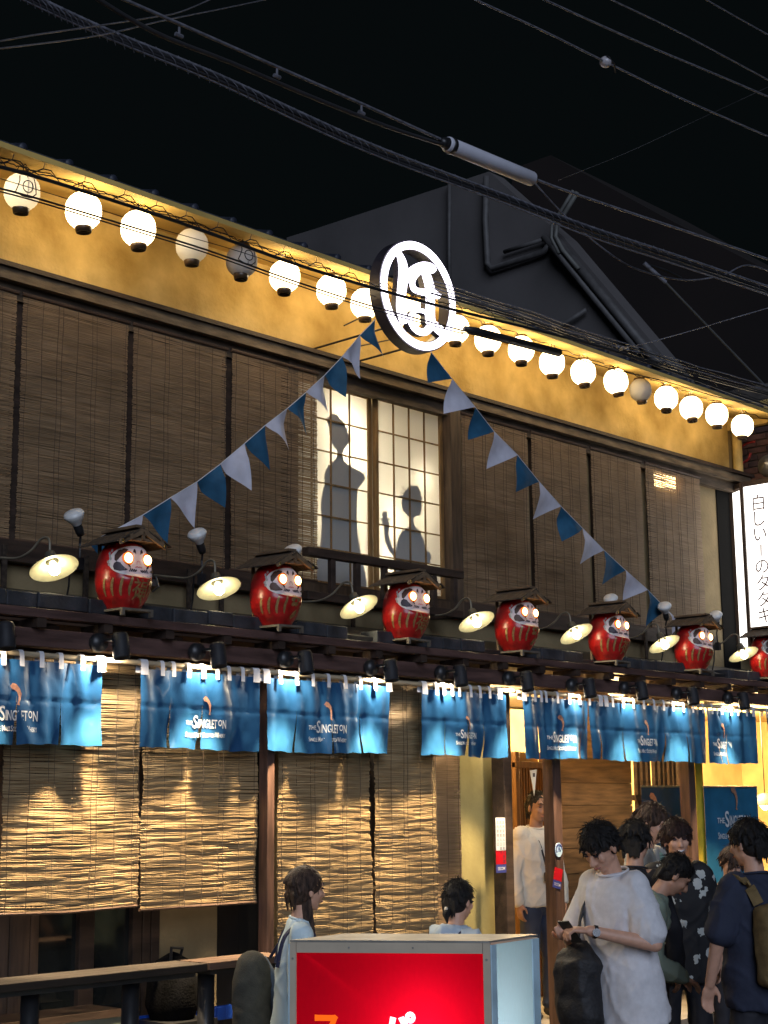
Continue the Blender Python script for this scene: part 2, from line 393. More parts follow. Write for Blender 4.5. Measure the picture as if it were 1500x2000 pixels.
# square posts down to the pavement
def post(px0, px1, Y, d=.10, z1=2.74, m=M_POST):
    a = at(px0, 1650, Y=Y + d).x; b = at(px1, 1650, Y=Y).x
    return T(MB().bev((a, Y, .18), (b, Y + d, z1), .006), 'square_post', m)
post(505, 536, -.80, .08); post(963, 1003, -.66, .12, m=M_DKWOOD); post(1063, 1100, -.74); post(1332, 1364, -.70)
T(MB().box((at(900, 1600, Y=-.42).x, -.42, .18), (at(963, 1600, Y=-.42).x, -.36, 2.8)), 'plaster_panel', mat('warm_plaster', (.40, .33, .13), .9, var=.15, scale=3, bump=.3))
T(MB().bev((at(724, 1600, Y=-.50).x, -.50, .18), (at(735, 1600, Y=-.50).x, -.45, 2.75)), 'mullion', M_DKWOOD)

# --- entrance: passage, board wall, lattice, bright room behind
OCHRE = mat('interior_ochre', (.68, .52, .24), .85, var=.15, scale=3)
T(MB().box((9.0, 2.4, .18), (17.9, 2.45, 2.88)), 'inner_wall', OCHRE)
T(MB().box((9.32, -.36, .18), (9.36, 2.4, 2.88)), 'inner_side_wall', OCHRE)
T(MB().box((17.8, -.6, .18), (17.9, 2.4, 2.88)).box((13.9, -.6, 2.882), (17.9, 2.4, 2.9)), 'inner_side_wall', OCHRE)
bx0, bx1 = at(1096, 1600, Y=.1).x, at(1236, 1600, Y=.1).x
z = .18
k = 0
tones = [mat('cedar_board_a', (.20, .105, .042), .5, var=.3, scale=3, bump=.25, stretch=(1, 10, 10)), mat('cedar_board_b', (.155, .08, .034), .5, var=.3, scale=3, bump=.25, stretch=(1, 10, 10)),
         mat('cedar_board_c', (.24, .13, .055), .5, var=.3, scale=3, bump=.25, stretch=(1, 10, 10))]
while z < 2.85:
    h = random.choice((.16, .19, .17, .21)); z1 = min(z + h, 2.87)
    T(MB().bev((bx0, .1 - random.uniform(0, .006), z + .002), (bx1, .13, z1 - .002), .003), 'wall_board', tones[k % 3]); z = z1; k += random.choice((1, 2))
T(MB().box((bx0, .131, .18), (bx1 + .02, .2, 2.87)), 'board_backing', M_DKWOOD)
# lattice bars over the back of the room
for px in (1247, 1258, 1268, 1282, 1292, 1300, 1310, 1318, 1330):
    x = at(px, 1510, Y=.16).x; T(MB().box((x - .022, .16, 1.2), (x + .022, .20, 2.86)), 'lattice_bar', M_WOOD)
T(MB().box((at(1240, 1500, Y=.15).x, .15, 1.9), (at(1340, 1500, Y=.15).x, .215, 1.95)), 'lattice_rail', M_WOOD)
T(MB().box((at(1343, 1500, Y=.25).x, .25, .18), (at(1372, 1500, Y=.25).x, .3, 2.3)), 'reddish_partition', M_WOOD)
# door lattice in the passage
dx = at(1013, 1560, Y=.9).x; dx2 = at(1062, 1560, Y=.9).x
T(MB().bev((dx - .03, .9, .18), (dx + .03, .95, 2.35)).bev((dx2, .9, .18), (dx2 + .06, .95, 2.35)).bev((dx - .03, .895, 2.2), (dx2 + .06, .955, 2.26)), 'lattice_door', mat('door_cedar', (.25, .12, .04), .5, var=.25, scale=4, stretch=(8, 8, 1)))
for i in range(9):
    x = dx + (dx2 - dx) * (i + .5) / 9; T(MB().box((x - .012, .91, .18), (x + .012, .94, 2.2)), 'lattice_bar', mat('door_cedar', (.25, .12, .04)))
T(MB().box((dx - .03, 1.0, .18), (dx2 + .06, 1.01, 2.35)), 'door_back', OCHRE)
# lit ceiling lamps inside (lamps of the room; the last added to brighten the cedar boards)
for (x, y, zz, e, s) in ((12.9, 1.3, 2.7, 420, .25), (15.2, .9, 2.7, 620, .3), (11.9, 1.6, 2.7, 110, .2), (10.9, 1.2, 2.6, 30, .12), (9.9, .5, 2.6, 9, .1), (11.1, -.36, 2.72, 16, .06)):
    lt = thing('ceiling_lamp', {15.2: 'round ceiling lamp farthest right in the bright room', 12.9: 'round ceiling lamp deep in the bright room on the right', 11.9: 'round ceiling lamp behind the upright lattice bars', 10.9: 'round ceiling lamp behind the cedar board wall', 9.9: 'small ceiling lamp over the passage beside the man in white', 11.1: 'added unseen ceiling lamp that brightens the cedar board wall from the front'}[x], 'ceiling lamp', (x, y, zz + .12), group='ceiling lamps inside the entrance')
    MB().lathe([(.001, .0), (.09, -.01), (.10, -.04), (.06, -.06), (.001, -.065)], 16, Matrix.Translation((x, y, zz + .12))).build('shade', glow('ceiling_lamp_glass', (1, .72, .35), 8), lt, smooth=True)
    light('ceiling_lamp_light', 'POINT', (x, y, zz), e, (1, .66, .28), shadow_soft_size=s)

# ------------------------------------------------------------------ neighbour building on the right: brick side, shutter, roof
nb = thing('brick_building', 'brick neighbour building past the tavern corner with a lit sign on it', 'building', (14.3, 0, 0))
MB().box((14.32, -.55, 2.902), (20, 4, 6.2)).box((17.92, -.55, 0), (20, 4, 2.902)).build('wall', mat('mortar', (.10, .085, .075), .9, var=.2), nb)
bmesh_b = [MB().bev((-.02, 0, 0), (.0, .205, .058), .004).mesh('brick', mat('brick_' + n, c, .8, var=.25, scale=12, bump=.3)) for n, c in (('red', (.17, .075, .05)), ('brown', (.12, .065, .05)), ('dark', (.09, .05, .042)))]
row = 0; z = 4.35
while z < 5.9:
    y = -.55 + (row % 2) * .108
    while y < .5:
        o = link('brick', random.choice(bmesh_b), nb); o.location = (0.018, y, z); y += .215
    z += .07; row += 1
MB().tube([(14.2, -.42, 2.95), (14.2, -.42, 6.2)], .035, 10).build('downpipe', mat('cream_pipe', (.55, .47, .28), .5), nb)
# vent hood + bent hose
v = MB().lathe([(.001, .0), (.10, 0), (.12, .03), (.12, .12), (.10, .16), (.001, .2)], 20, Matrix.Translation((14.1, -.32, 5.22)) @ Matrix.Rotation(R(-80), 4, 'Y'))
v.build('vent_hood', mat('aluminium', (.5, .48, .42), .35, .8), nb, smooth=True)
hose = [at(*p, X=14.0) for p in smooth_pts([(1475, 862), (1455, 868), (1443, 882), (1442, 898), (1450, 904), (1462, 896), (1466, 884)], 5)]
MB().tube(hose, .012, 8).build('hose', mat('red_hose', (.35, .03, .03), .4), nb, smooth=True)

# ------------------------------------------------------------------ dark buildings behind
gb = thing('gabled_building', 'tall dim grey rendered building behind the tavern with drainpipes on its wall', 'building', (19, 8, 0))
GY = 19.0
out = [at(*p, X=GY) for p in [(560, 464), (615, 447), (955, 335), (1030, 402), (1098, 460), (1300, 700), (1360, 780), (1360, 900), (560, 900)]]
MB().prism(out, (.4, 0, 0)).build('gable_wall', mat('grey_render', (.105, .096, .096), .9, var=.15, scale=.5, bump=.3, bscale=8), gb)
def seg(pts, r, name, m, X=18.9, parent=None): MB().tube([at(*p, X=X) for p in pts], r * .72, 8).build(name, m, parent or gb, smooth=True)
Mpp = mat('grey_pipe', (.095, .09, .09), .6, var=.15)
seg([(878, 356), (877, 470), (878, 560)], .045, 'pipe', Mpp)
seg([(950, 345), (948, 430), (952, 515), (962, 525), (1062, 492), (1072, 480)], .075, 'pipe', Mpp)
seg([(1062, 462), (1078, 482), (1250, 690)], .075, 'pipe', Mpp)
seg([(985, 492), (1060, 468)], .05, 'pipe', Mpp)
seg([(1088, 470), (1290, 715)], .10, 'pipe', Mpp)
seg([(1052, 665), (1145, 605)], .05, 'pipe', Mpp)
seg([(1128, 375), (1110, 405), (1088, 440), (1085, 462), (1100, 490), (1130, 525)], .05, 'cable_duct', mat('pale_duct', (.13, .13, .12), .6), X=18.6)
seg([(1120, 372), (1100, 405), (1078, 440), (1077, 465), (1092, 495)], .04, 'cable_duct', mat('pale_duct', (.13, .13, .12), .6), X=18.6)
rb = thing('dark_brown_building', 'barely visible brown building with a flat roof at the far right of the sky', 'building', (24, 2, 0))
out = [at(*p, X=24) for p in [(1000, 330), (1075, 303), (1290, 420), (1560, 560), (1560, 1000), (1000, 1000)]]
MB().prism(out, (5, 0, 0)).build('wall', mat('brown_render', (.012, .007, .006), .9, var=.2, scale=.4), rb)

# ================================================================== REED BLINDS
def reed_mat(name, a, b):
    m = bpy.data.materials.new(name); m.use_nodes = True; nt = m.node_tree; N = nt.nodes; L = nt.links
    bs = N['Principled BSDF']; bs.inputs['Roughness'].default_value = .55
    tc = N.new('ShaderNodeTexCoord'); mp = N.new('ShaderNodeMapping'); mp.inputs['Scale'].default_value = (3.0, 1, 170)
    L.new(tc.outputs['Object'], mp.inputs['Vector'])
    nz = N.new('ShaderNodeTexNoise'); nz.inputs['Scale'].default_value = 1; nz.inputs['Detail'].default_value = 4; L.new(mp.outputs['Vector'], nz.inputs['Vector'])
    mp2 = N.new('ShaderNodeMapping'); mp2.inputs['Scale'].default_value = (1.2, 1, 2.0); L.new(tc.outputs['Object'], mp2.inputs['Vector'])
    n2 = N.new('ShaderNodeTexNoise'); n2.inputs['Scale'].default_value = 2; n2.inputs['Detail'].default_value = 5; L.new(mp2.outputs['Vector'], n2.inputs['Vector'])
    rp = N.new('ShaderNodeMapRange'); rp.inputs[1].default_value = .3; rp.inputs[2].default_value = .7; L.new(nz.outputs['Fac'], rp.inputs['Value'])
    mx = N.new('ShaderNodeMix'); mx.data_type = 'RGBA'; mx.inputs[6].default_value = (*a, 1); mx.inputs[7].default_value = (*b, 1); L.new(rp.outputs['Result'], mx.inputs[0])
    m2 = N.new('ShaderNodeMix'); m2.data_type = 'RGBA'; m2.blend_type = 'MULTIPLY'; m2.inputs[0].default_value = 1
    r2 = N.new('ShaderNodeMapRange'); r2.inputs[1].default_value = .3; r2.inputs[2].default_value = .7; r2.inputs[3].default_value = .7; r2.inputs[4].default_value = 1.1; L.new(n2.outputs['Fac'], r2.inputs['Value'])
    L.new(mx.outputs[2], m2.inputs[6]); L.new(r2.outputs['Result'], m2.inputs[7]); L.new(m2.outputs[2], bs.inputs['Base Color'])
    tr = N.new('ShaderNodeBsdfTranslucent'); L.new(m2.outputs[2], tr.inputs['Color']); ms = N.new('ShaderNodeMixShader'); ms.inputs[0].default_value = .12
    L.new(bs.outputs[0], ms.inputs[1]); L.new(tr.outputs[0], ms.inputs[2]); L.new(ms.outputs[0], N['Material Output'].inputs['Surface'])
    return m
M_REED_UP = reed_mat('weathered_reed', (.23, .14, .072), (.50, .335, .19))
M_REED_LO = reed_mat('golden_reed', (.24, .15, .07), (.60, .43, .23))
M_CORD = mat('binding_string', (.10, .07, .05), .8)
def blind(label, x0, x1, z0, z1, Y, pitch, m, amp, seed, xl=.16, zl=.02, group=None, sag=.0, cord_step=.11, fill=.88, ragged=.004, seg=.045):
    t = thing('reed_blind', label, 'blind', ((x0 + x1) / 2, Y, z0), group=group)
    n = int((z1 - z0) / pitch); ns = max(4, int((x1 - x0) / seg))
    zs = z0 + (np.arange(n) + .5) * pitch
    r_ = np.random.default_rng(seed)
    xs_ = np.linspace(0, 1, ns + 1)[None, :].repeat(n, 0)
    L0 = x0 + r_.uniform(-ragged, ragged, n)[:, None]; L1 = x1 + r_.uniform(-ragged, ragged, n)[:, None]
    Xg = L0 + (L1 - L0) * xs_
    Zg = zs[:, None] + pitch * .38 * vnoise(Xg / .22, zs[:, None] / pitch * 1.0 * np.ones_like(Xg), seed) + pitch * .5 * vnoise(Xg / .5, zs[:, None] / .06 * np.ones_like(Xg), seed + 5)
    Zg = Zg + sag * np.sin(xs_ * pi) * -1 * (1 - (Zg - z0) / (z1 - z0))
    Yg = Y + amp * (.75 * vnoise(Xg / xl + 3.1, Zg / zl, seed + 1) + .5 * vnoise(Xg / (xl * .5), Zg / (zl * .55), seed + 2)) + amp * 1.8 * vnoise(Xg / .7, Zg / .25, seed + 3)
    hh = pitch * fill / 2
    th = hh * (1 + .22 * vnoise(Xg / .3, zs[:, None] / pitch * np.ones_like(Xg) * 1.7, seed + 9))
    V = np.stack([np.stack([Xg, Yg + hh * .5, Zg - th], -1), np.stack([Xg, Yg - hh * .45, Zg - th * .15], -1), np.stack([Xg, Yg + hh * .35, Zg + th], -1)], 2).reshape(-1, 3)
    idx = (np.arange(n)[:, None] * (ns + 1) + np.arange(ns)[None, :]) * 3
    F = []
    for a in (0, 1):
        F.append(np.stack([idx + a, idx + 3 + a, idx + 4 + a, idx + 1 + a], -1).reshape(-1, 4))
    F = np.concatenate(F)
    me = bpy.data.meshes.new('reed_slats'); V = V - np.array(t.location)
    me.vertices.add(len(V)); me.vertices.foreach_set('co', V.ravel()); me.loops.add(F.size); me.loops.foreach_set('vertex_index', F.ravel().astype(np.int32))
    me.polygons.add(len(F)); me.polygons.foreach_set('loop_start', np.arange(0, F.size, 4, dtype=np.int32)); me.polygons.foreach_set('loop_total', np.full(len(F), 4, dtype=np.int32))
    me.materials.append(m); me.update(calc_edges=True); me.validate()
    link('reed_slats', me, t, 'stuff')
    c = MB(); x = x0 + .03; k = 0
    while x < x1 - .01:
        c.tube([(x + .004 * sin(i * 1.3 + x * 9), Y - amp * 1.0 - .006, z0 + (z1 - z0) * i / 12 - (0.012 if i == 0 else 0)) for i in range(13)], .0016, 3, cap=False); x += cord_step * (.35 if k % 3 == 2 else 1.15); k += 1
    c.build('binding_string', M_CORD, t, kind='stuff')
    MB().tube([(x0 - .01, Y, z1 + .012), (x1 + .01, Y, z1 + .012)], .014, 8).build('top_pole', M_WOOD, t)
    MB().tube([(x0, Y + .003, z0 - .006), ((x0 + x1) / 2, Y + .003, z0 - .006 - sag), (x1, Y + .003, z0 - .006)], .009, 8).build('bottom_rod', M_WOOD, t)
    return t
def ux(px, Y=-.075): return at(px, 800 + 300 * (px > 700), Y=Y).x
UP = [(-150, 26, 'outermost left upper blind, cut by the picture edge'), (38, 247, 'broad upper blind second from the left under the cornice'), (258, 441, 'upper blind third from the left, behind the rising bunting'),
      (451, 618, 'upper blind half covering the left edge of the lit paper window')]
for i, (a, b, l) in enumerate(UP):
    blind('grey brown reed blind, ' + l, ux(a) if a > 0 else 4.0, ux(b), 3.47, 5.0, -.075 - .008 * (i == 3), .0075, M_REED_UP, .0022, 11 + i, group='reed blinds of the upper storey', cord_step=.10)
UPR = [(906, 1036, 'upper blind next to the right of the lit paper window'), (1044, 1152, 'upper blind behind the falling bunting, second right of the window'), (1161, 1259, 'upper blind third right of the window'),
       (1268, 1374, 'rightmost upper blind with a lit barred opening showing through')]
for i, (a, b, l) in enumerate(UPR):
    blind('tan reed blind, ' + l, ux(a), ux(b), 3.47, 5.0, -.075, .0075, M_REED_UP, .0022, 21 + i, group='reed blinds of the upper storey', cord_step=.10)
# the barred lit opening behind the rightmost blind
lo = thing('barred_opening', 'small lit barred opening behind the rightmost upper blind', 'window', (at(1268, 905, Y=-.02).x, -.02, 4.72))
for i in range(8):
    a = at(1268 + i * 6.6, 905 + i * 1.4, Y=-.02); b = at(1268 + i * 6.6, 946 + i * 2, Y=-.02)
    MB().box((a.x - .004, -.03, b.z), (a.x + .020, -.012, a.z)).build('lit_slot', MATS.setdefault('slotglow', glow('lit_slot_glow', (1, .72, .35), 9)), lo)

def lxx(px, Y=-.70): return at(px, 1600, Y=Y).x
blind('golden reed blind, leftmost of the lower blinds, lit hard beside its noren', lxx(3), lxx(271), 1.325, 2.715, -.70, .0082, M_REED_LO, .0088, 31, xl=.24, zl=.018, fill=1.0, ragged=.002, sag=.012, group='reed blinds of the ground floor')
blind('golden reed blind of the ground floor, left of the first square post', lxx(275), lxx(501), 1.30, 2.715, -.705, .0082, M_REED_LO, .0088, 32, xl=.24, zl=.018, fill=1.0, ragged=.002, group='reed blinds of the ground floor')
blind('golden reed blind right of the first square post, above the woman in pale blue', lxx(541), lxx(724), .95, 2.715, -.70, .0082, M_REED_LO, .0088, 33, xl=.24, zl=.018, fill=1.0, ragged=.002, group='reed blinds of the ground floor')
blind('golden reed blind with bright gap between two noren, above the red sign', lxx(731), lxx(851), .95, 2.715, -.70, .0082, M_REED_LO, .0088, 34, xl=.24, zl=.018, fill=1.0, ragged=.002, group='reed blinds of the ground floor')
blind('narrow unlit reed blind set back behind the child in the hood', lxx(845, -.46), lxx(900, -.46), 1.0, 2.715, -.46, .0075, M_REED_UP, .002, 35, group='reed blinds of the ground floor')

# ================================================================== NOREN (short curtains)
YN = -.85
def satin(name, c):
    m = bpy.data.materials.new(name); m.use_nodes = True; N = m.node_tree.nodes; L = m.node_tree.links; b = N['Principled BSDF']
    b.inputs['Base Color'].default_value = (*c, 1); b.inputs['Roughness'].default_value = .36; b.inputs['Specular IOR Level'].default_value = .6
    b.inputs['Sheen Weight'].default_value = .0; b.inputs['Anisotropic'].default_value = .5
    nz = N.new('ShaderNodeTexNoise'); nz.inputs['Scale'].default_value = 500; bp = N.new('ShaderNodeBump'); bp.inputs['Strength'].default_value = .12; bp.inputs['Distance'].default_value = .002
    n3 = N.new('ShaderNodeTexNoise'); n3.inputs['Scale'].default_value = 16; n3.inputs['Detail'].default_value = 3; bp2 = N.new('ShaderNodeBump'); bp2.inputs['Strength'].default_value = .15; bp2.inputs['Distance'].default_value = .012
    L.new(n3.outputs['Fac'], bp2.inputs['Height']); L.new(bp2.outputs['Normal'], bp.inputs['Normal'])
    tc = N.new('ShaderNodeTexCoord'); L.new(tc.outputs['Object'], nz.inputs['Vector']); L.new(tc.outputs['Object'], n3.inputs['Vector'])
    L.new(nz.outputs['Fac'], bp.inputs['Height']); L.new(bp.outputs['Normal'], b.inputs['Normal'])
    tr = N.new('ShaderNodeBsdfTranslucent'); tr.inputs['Color'].default_value = (*c, 1); ms = N.new('ShaderNodeMixShader'); ms.inputs[0].default_value = .10
    L.new(b.outputs[0], ms.inputs[1]); L.new(tr.outputs[0], ms.inputs[2]); L.new(ms.outputs[0], N['Material Output'].inputs['Surface'])
    return m
M_SATIN = satin('blue_satin', (.016, .082, .205))
M_PRINT = mat('white_print', (.62, .64, .66), .6, var=.05)
M_SALMON = mat('salmon_print', (.42, .20, .13), .6, var=.15, scale=60)
FISH = [(-.5, .30), (-.28, .46), (.02, .42), (.30, .22), (.46, -.05), (.44, -.30), (.30, -.50), (.36, -.62), (.20, -.60), (.10, -.58), (.20, -.44), (.22, -.20), (.10, .02), (-.10, .14), (-.30, .16)]
def logo(mk, cx, cz, w, parent, grey=None):
    """emblem and two lines of lettering; mk(u, v) -> point on the cloth, u and v in metres"""
    def put(tr, x, z, name, m):
        v, f = tr; b = MB().add([mk(x + a, z + c) for a, c in v], f); return b.build(name, m, parent)
    k = w / .30
    fp = [(cx + a * .065 * k, cz + .135 * k + b * .10 * k) for a, b in FISH]
    MB().add([mk(a, b) for a, b in fp], [tuple(range(len(fp)))]).build('emblem', M_SALMON, parent)
    b = MB(); x = cx - w / 2
    for s, size, dz, adv in (('THE', .034, .016, .058), ('S', .098, 0, .036), ('INGLET', .070, 0, .135), ('O', .050, .014, .026), ('N', .070, 0, .03), ('.', .05, 0, 0)):
        v, f = text_tris(s, size * k, .60, .014); mx = max(a for a, _ in v); b.add([mk(x + a * adv * k / mx * .95, cz + dz * k + c) for a, c in v], f); x += adv * k
    b.build('lettering', M_PRINT, parent)
    b = MB(); x = cx - w / 2 + .002; 
    for wd, adv in (('SINGLE', .072), ('MALT', .056), ('SCOTCH', .078), ('WHISKY', .080)):
        v, f = text_tris(wd[0], .040 * k, .62, .01); mx = max(a for a, _ in v); b.add([mk(x + a, cz - .052 * k + c) for a, c in v], f)
        v, f = text_tris(wd[1:], .031 * k, .62, .01); m2 = max(a for a, _ in v); b.add([mk(x + mx * 1.02 + a * (adv * k * .9 - mx) / m2, cz - .052 * k + c) for a, c in v], f); x += adv * k
    b.build('lettering', M_PRINT, parent)
def noren(label, x0, x1, slits, seed, logo_x=None, logo_w=.30, tabs=(), fade=0):
    ZT, ZB = 2.655, 2.205
    t = thing('noren_curtain', label, 'noren', (x0, YN, ZB), group='blue satin noren over the front')
    t['words'] = 1; del t['words']
    r_ = random.Random(seed); ph = [r_.uniform(0, 6) for _ in range(8)]; fr = [r_.uniform(7, 12), r_.uniform(16, 26), r_.uniform(34, 50)]
    slits = [x0] + slits + [x1]
    def fold(x, z):
        d = (ZT - z) / (ZT - ZB); d = max(0, min(1, d))
        y = .014 * (.3 + d) * sin(fr[0] * x + ph[0]) + .009 * (.25 + .75 * d) * sin(fr[1] * x + ph[1] + d * 1.1) + .004 * sin(fr[2] * x + ph[2] - d * 2)
        # folding creases from the packet, and pucker by the slits
        y += .004 * math.exp(-((z - (ZB + .235)) / .012) ** 2)
        for s in slits[1:-1]: y += -.018 * d * math.exp(-((x - s) / .05) ** 2) * sin(ph[3] + z * 11 + s * 5)
        y += .0022 * float(mnoise.noise(Vector((x * 22, z * 14, seed)))) + .005 * d * float(mnoise.noise(Vector((x * 8, z * 7, seed + 4))))
        return YN - .012 + y
    for a, b in zip(slits[:-1], slits[1:]):
        nx = max(4, int((b - a) / .011)); nz = 34; mb = MB(); vs = []
        ga = r_.uniform(.004, .014) if a != x0 else 0; gb = r_.uniform(.004, .014) if b != x1 else 0; tw = r_.uniform(-.012, .012)
        for j in range(nz + 1):
            z = ZT + (ZB - ZT) * j / nz; d = j / nz; op = max(0, d - .42) / .58
            for i in range(nx + 1):
                u = i / nx; x = a + ga * op + (b - a - (ga + gb) * op) * u
                vs.append((x + .006 * sin(z * 14 + ph[4]) * d, fold(x, z) + tw * op * (u - .5) * 2, z + .006 * sin(6 * x + ph[5]) * d - .003 * sin(x * 40) * d))
        fs = [(j * (nx + 1) + i, j * (nx + 1) + i + 1, (j + 1) * (nx + 1) + i + 1, (j + 1) * (nx + 1) + i) for j in range(nz) for i in range(nx)]
        mb.add(vs, fs).build('cloth_panel', M_SATIN, t, smooth=True)
    mk = lambda u, v: (u + .006 * sin(v * 14 + ph[4]) * ((ZT - v) / (ZT - ZB)), fold(u, v) - .0035, v)
    if logo_x is not None: logo(mk, logo_x, ZB + .125, logo_w, t)
    for k, (tx, tw_) in enumerate(tabs):
        b = MB(); hw = tw_ / 2; yf = YN - .022; yb = YN + .024; zt = 2.712
        sk = r_.uniform(-.006, .006)
        prof = [(yf - .004, ZT - .035), (yf - .002, 2.67), (yf, 2.695), (YN - .012, zt - .003), (YN, zt), (YN + .014, zt - .004), (yb, 2.69), (yb, ZT - .02)]
        vs = []
        for y, z in prof: vs += [(tx - hw + sk * (zt - z) * 8, y, z), (tx + hw + sk * (zt - z) * 8, y, z)]
        b.add(vs, [(2 * i, 2 * i + 1, 2 * i + 3, 2 * i + 2) for i in range(len(prof) - 1)]); b.build('loop_tab', M_WHITE, t)
    return t
def nx_(px): return at(px, 1300 + px * .06, Y=YN).x
def tb(*p): return [(nx_(abs(q)), .055 if q < 0 else .030) for q in p]
noren('blue satin noren at the left picture edge with a fish emblem', nx_(-60), nx_(196), [nx_(-40) + .02, nx_(30), nx_(121)], 1, nx_(28), .33, tb(2, 37, 77, 115, 157, -194))
noren('blue satin noren second from the left with a glaring white streak over its lettering', nx_(271), nx_(505), [nx_(333), nx_(391), nx_(450)], 2, nx_(400), .31, tb(-278, 313, 335, 365, 392, 420, 443, 470, -497))
noren('blue satin noren right of the first square post with clear lettering', nx_(517), nx_(759), [nx_(577), nx_(641), nx_(704)], 3, nx_(638), .33, tb(-517, 543, 575, 607, 638, 670, 700, 728, -755))
noren('short blue satin noren between the bare blind and the dark notice post', nx_(821), nx_(984), [nx_(868), nx_(905), nx_(943)], 4, nx_(906), .26, tb(-825, 848, 862, 878, 893, 915, 933, 952, -972))
noren('blue satin noren over the post with the round sticker', nx_(1018), nx_(1146), [nx_(1048), nx_(1090), nx_(1130)], 5, nx_(1092), .34, tb(-1020, 1040, 1053, 1062, 1085, 1108, 1127, 1147))
noren('blue satin noren over the cedar board wall', nx_(1147), nx_(1374), [nx_(1166), nx_(1215), nx_(1294), nx_(1333)], 6, nx_(1258), .34, tb(-1169, -1179, 1192, 1213, 1233, 1253, 1273, 1292, 1310, 1330, 1349, 1368))
noren('blue satin noren above the standing blue banner on the right', nx_(1376), nx_(1472), [nx_(1397), nx_(1416)], 7, nx_(1407), .36, tb(1386, 1405, 1423, 1437, 1453, -1467))
noren('sliver of blue noren at the right picture edge', nx_(1494), nx_(1560), [nx_(1525)], 8, None, .3, tb(1493, 1515))
M_BAMBOO = mat('pale_bamboo', (.50, .40, .26), .4, var=.25, scale=6, stretch=(1, 6, 6))
for k, (a, b, l) in enumerate([(3.9, 6.54, 'left part of the bamboo pole, over the two leftmost noren'), (6.57, 9.06, 'middle part of the bamboo pole, carrying the noren with clear lettering and the short noren'), (9.08, 13.3, 'right part of the bamboo pole, over the entrance noren')]):
    o = MB().tube([(a + (b - a) * i / 12, YN, 2.692 - .004 * sin(pi * i / 12)) for i in range(13)], .0165, 10).build('noren_pole', M_BAMBOO, smooth=True); tag(o, l, 'pole', 'bamboo noren poles')

# ================================================================== SPOTLIGHTS under the canopy, aimed at the noren
M_CAN2 = mat('spotlight_grey', (.022, .022, .026), .6, .0, var=.2, spec=.3)
spots = [(12, 1241), (236, 1261), (426, 1279), (597, 1293), (763, 1309), (899, 1319), (1029, 1330), (1151, 1343), (1253, 1348), (1353, 1359), (1452, 1368)]
sl = ['above the leftmost noren at the picture edge', 'above the bright gap left of the second noren', 'above the second noren from the left', 'above the left end of the noren with clear lettering', 'above the bare blind right of the clear lettering',
      'above the short noren', 'above the left end of the round-sticker noren', 'above the meeting of two entrance noren', 'above the cedar wall noren', 'above the right end of the cedar wall noren', 'farthest right, above the standing banner']
SPY = -1.00
tilt = Matrix.Rotation(R(-9), 4, 'X')
def make_spot():
    t = thing('spotlight', '', 'spotlight', (0, 0, 0), group='cylindrical spotlights under the canopy')
    MB().lathe([(.001, .075), (.040, .07), (.047, .055), (.048, -.065), (.044, -.075), (.042, -.06), (.001, -.055)], 18, tilt).build('can', M_CAN2, t, smooth=True)
    MB().lathe([(.001, -.056), (.038, -.057)], 14, tilt).build('lens', MATS.setdefault('ln', glow('spot_lens', (1, .85, .6), 14)), t)
    MB().tube([(-.055, .10, .03), (-.055, 0, .03)], .009, 8).tube([(-.06, 0, .0), (.06, 0, .0)], .007, 8).build('yoke', M_BLACK, t)
    MB().lathe([(.001, 0), (.05, 0), (.055, .01), (.05, .05), (.001, .055)], 16, Matrix.Translation((-.075, .13, .02)) @ Matrix.Rotation(R(90), 4, 'X')).tube([(-.075, .12, .02), (-.02, .24, .03)], .012, 8).build('mount', M_BLACK, t, smooth=True)
    return t
sp0 = make_spot()
SPW = [190, 300, 180, 170, 200, 130, 85, 85, 80, 85, 75]
for i, (px, py) in enumerate(spots):
    p = at(px, py, Y=SPY)
    lab = 'dark cylindrical spotlight ' + sl[i]
    if i == 0: t = sp0; t.location = p; t['label'] = lab
    else: t = dup(sp0, p, lab)
    l = light('spot_light', 'SPOT', (-.06, -.10, -.03), SPW[i] * 1.15, (1, .76, .45), parent=t, spot_size=R(50), spot_blend=.6, shadow_soft_size=.045)
    aim(l, (random.uniform(-.06, .04), .22, -1))
    l = light('spot_light', 'SPOT', (-.01, .09, -.035), SPW[i] * (.22 if i == 1 else .09), (1, .82, .58), parent=t, spot_size=R(172), spot_blend=.6, shadow_soft_size=.010)
    aim(l, (random.uniform(-.12, .04), .02, -1))

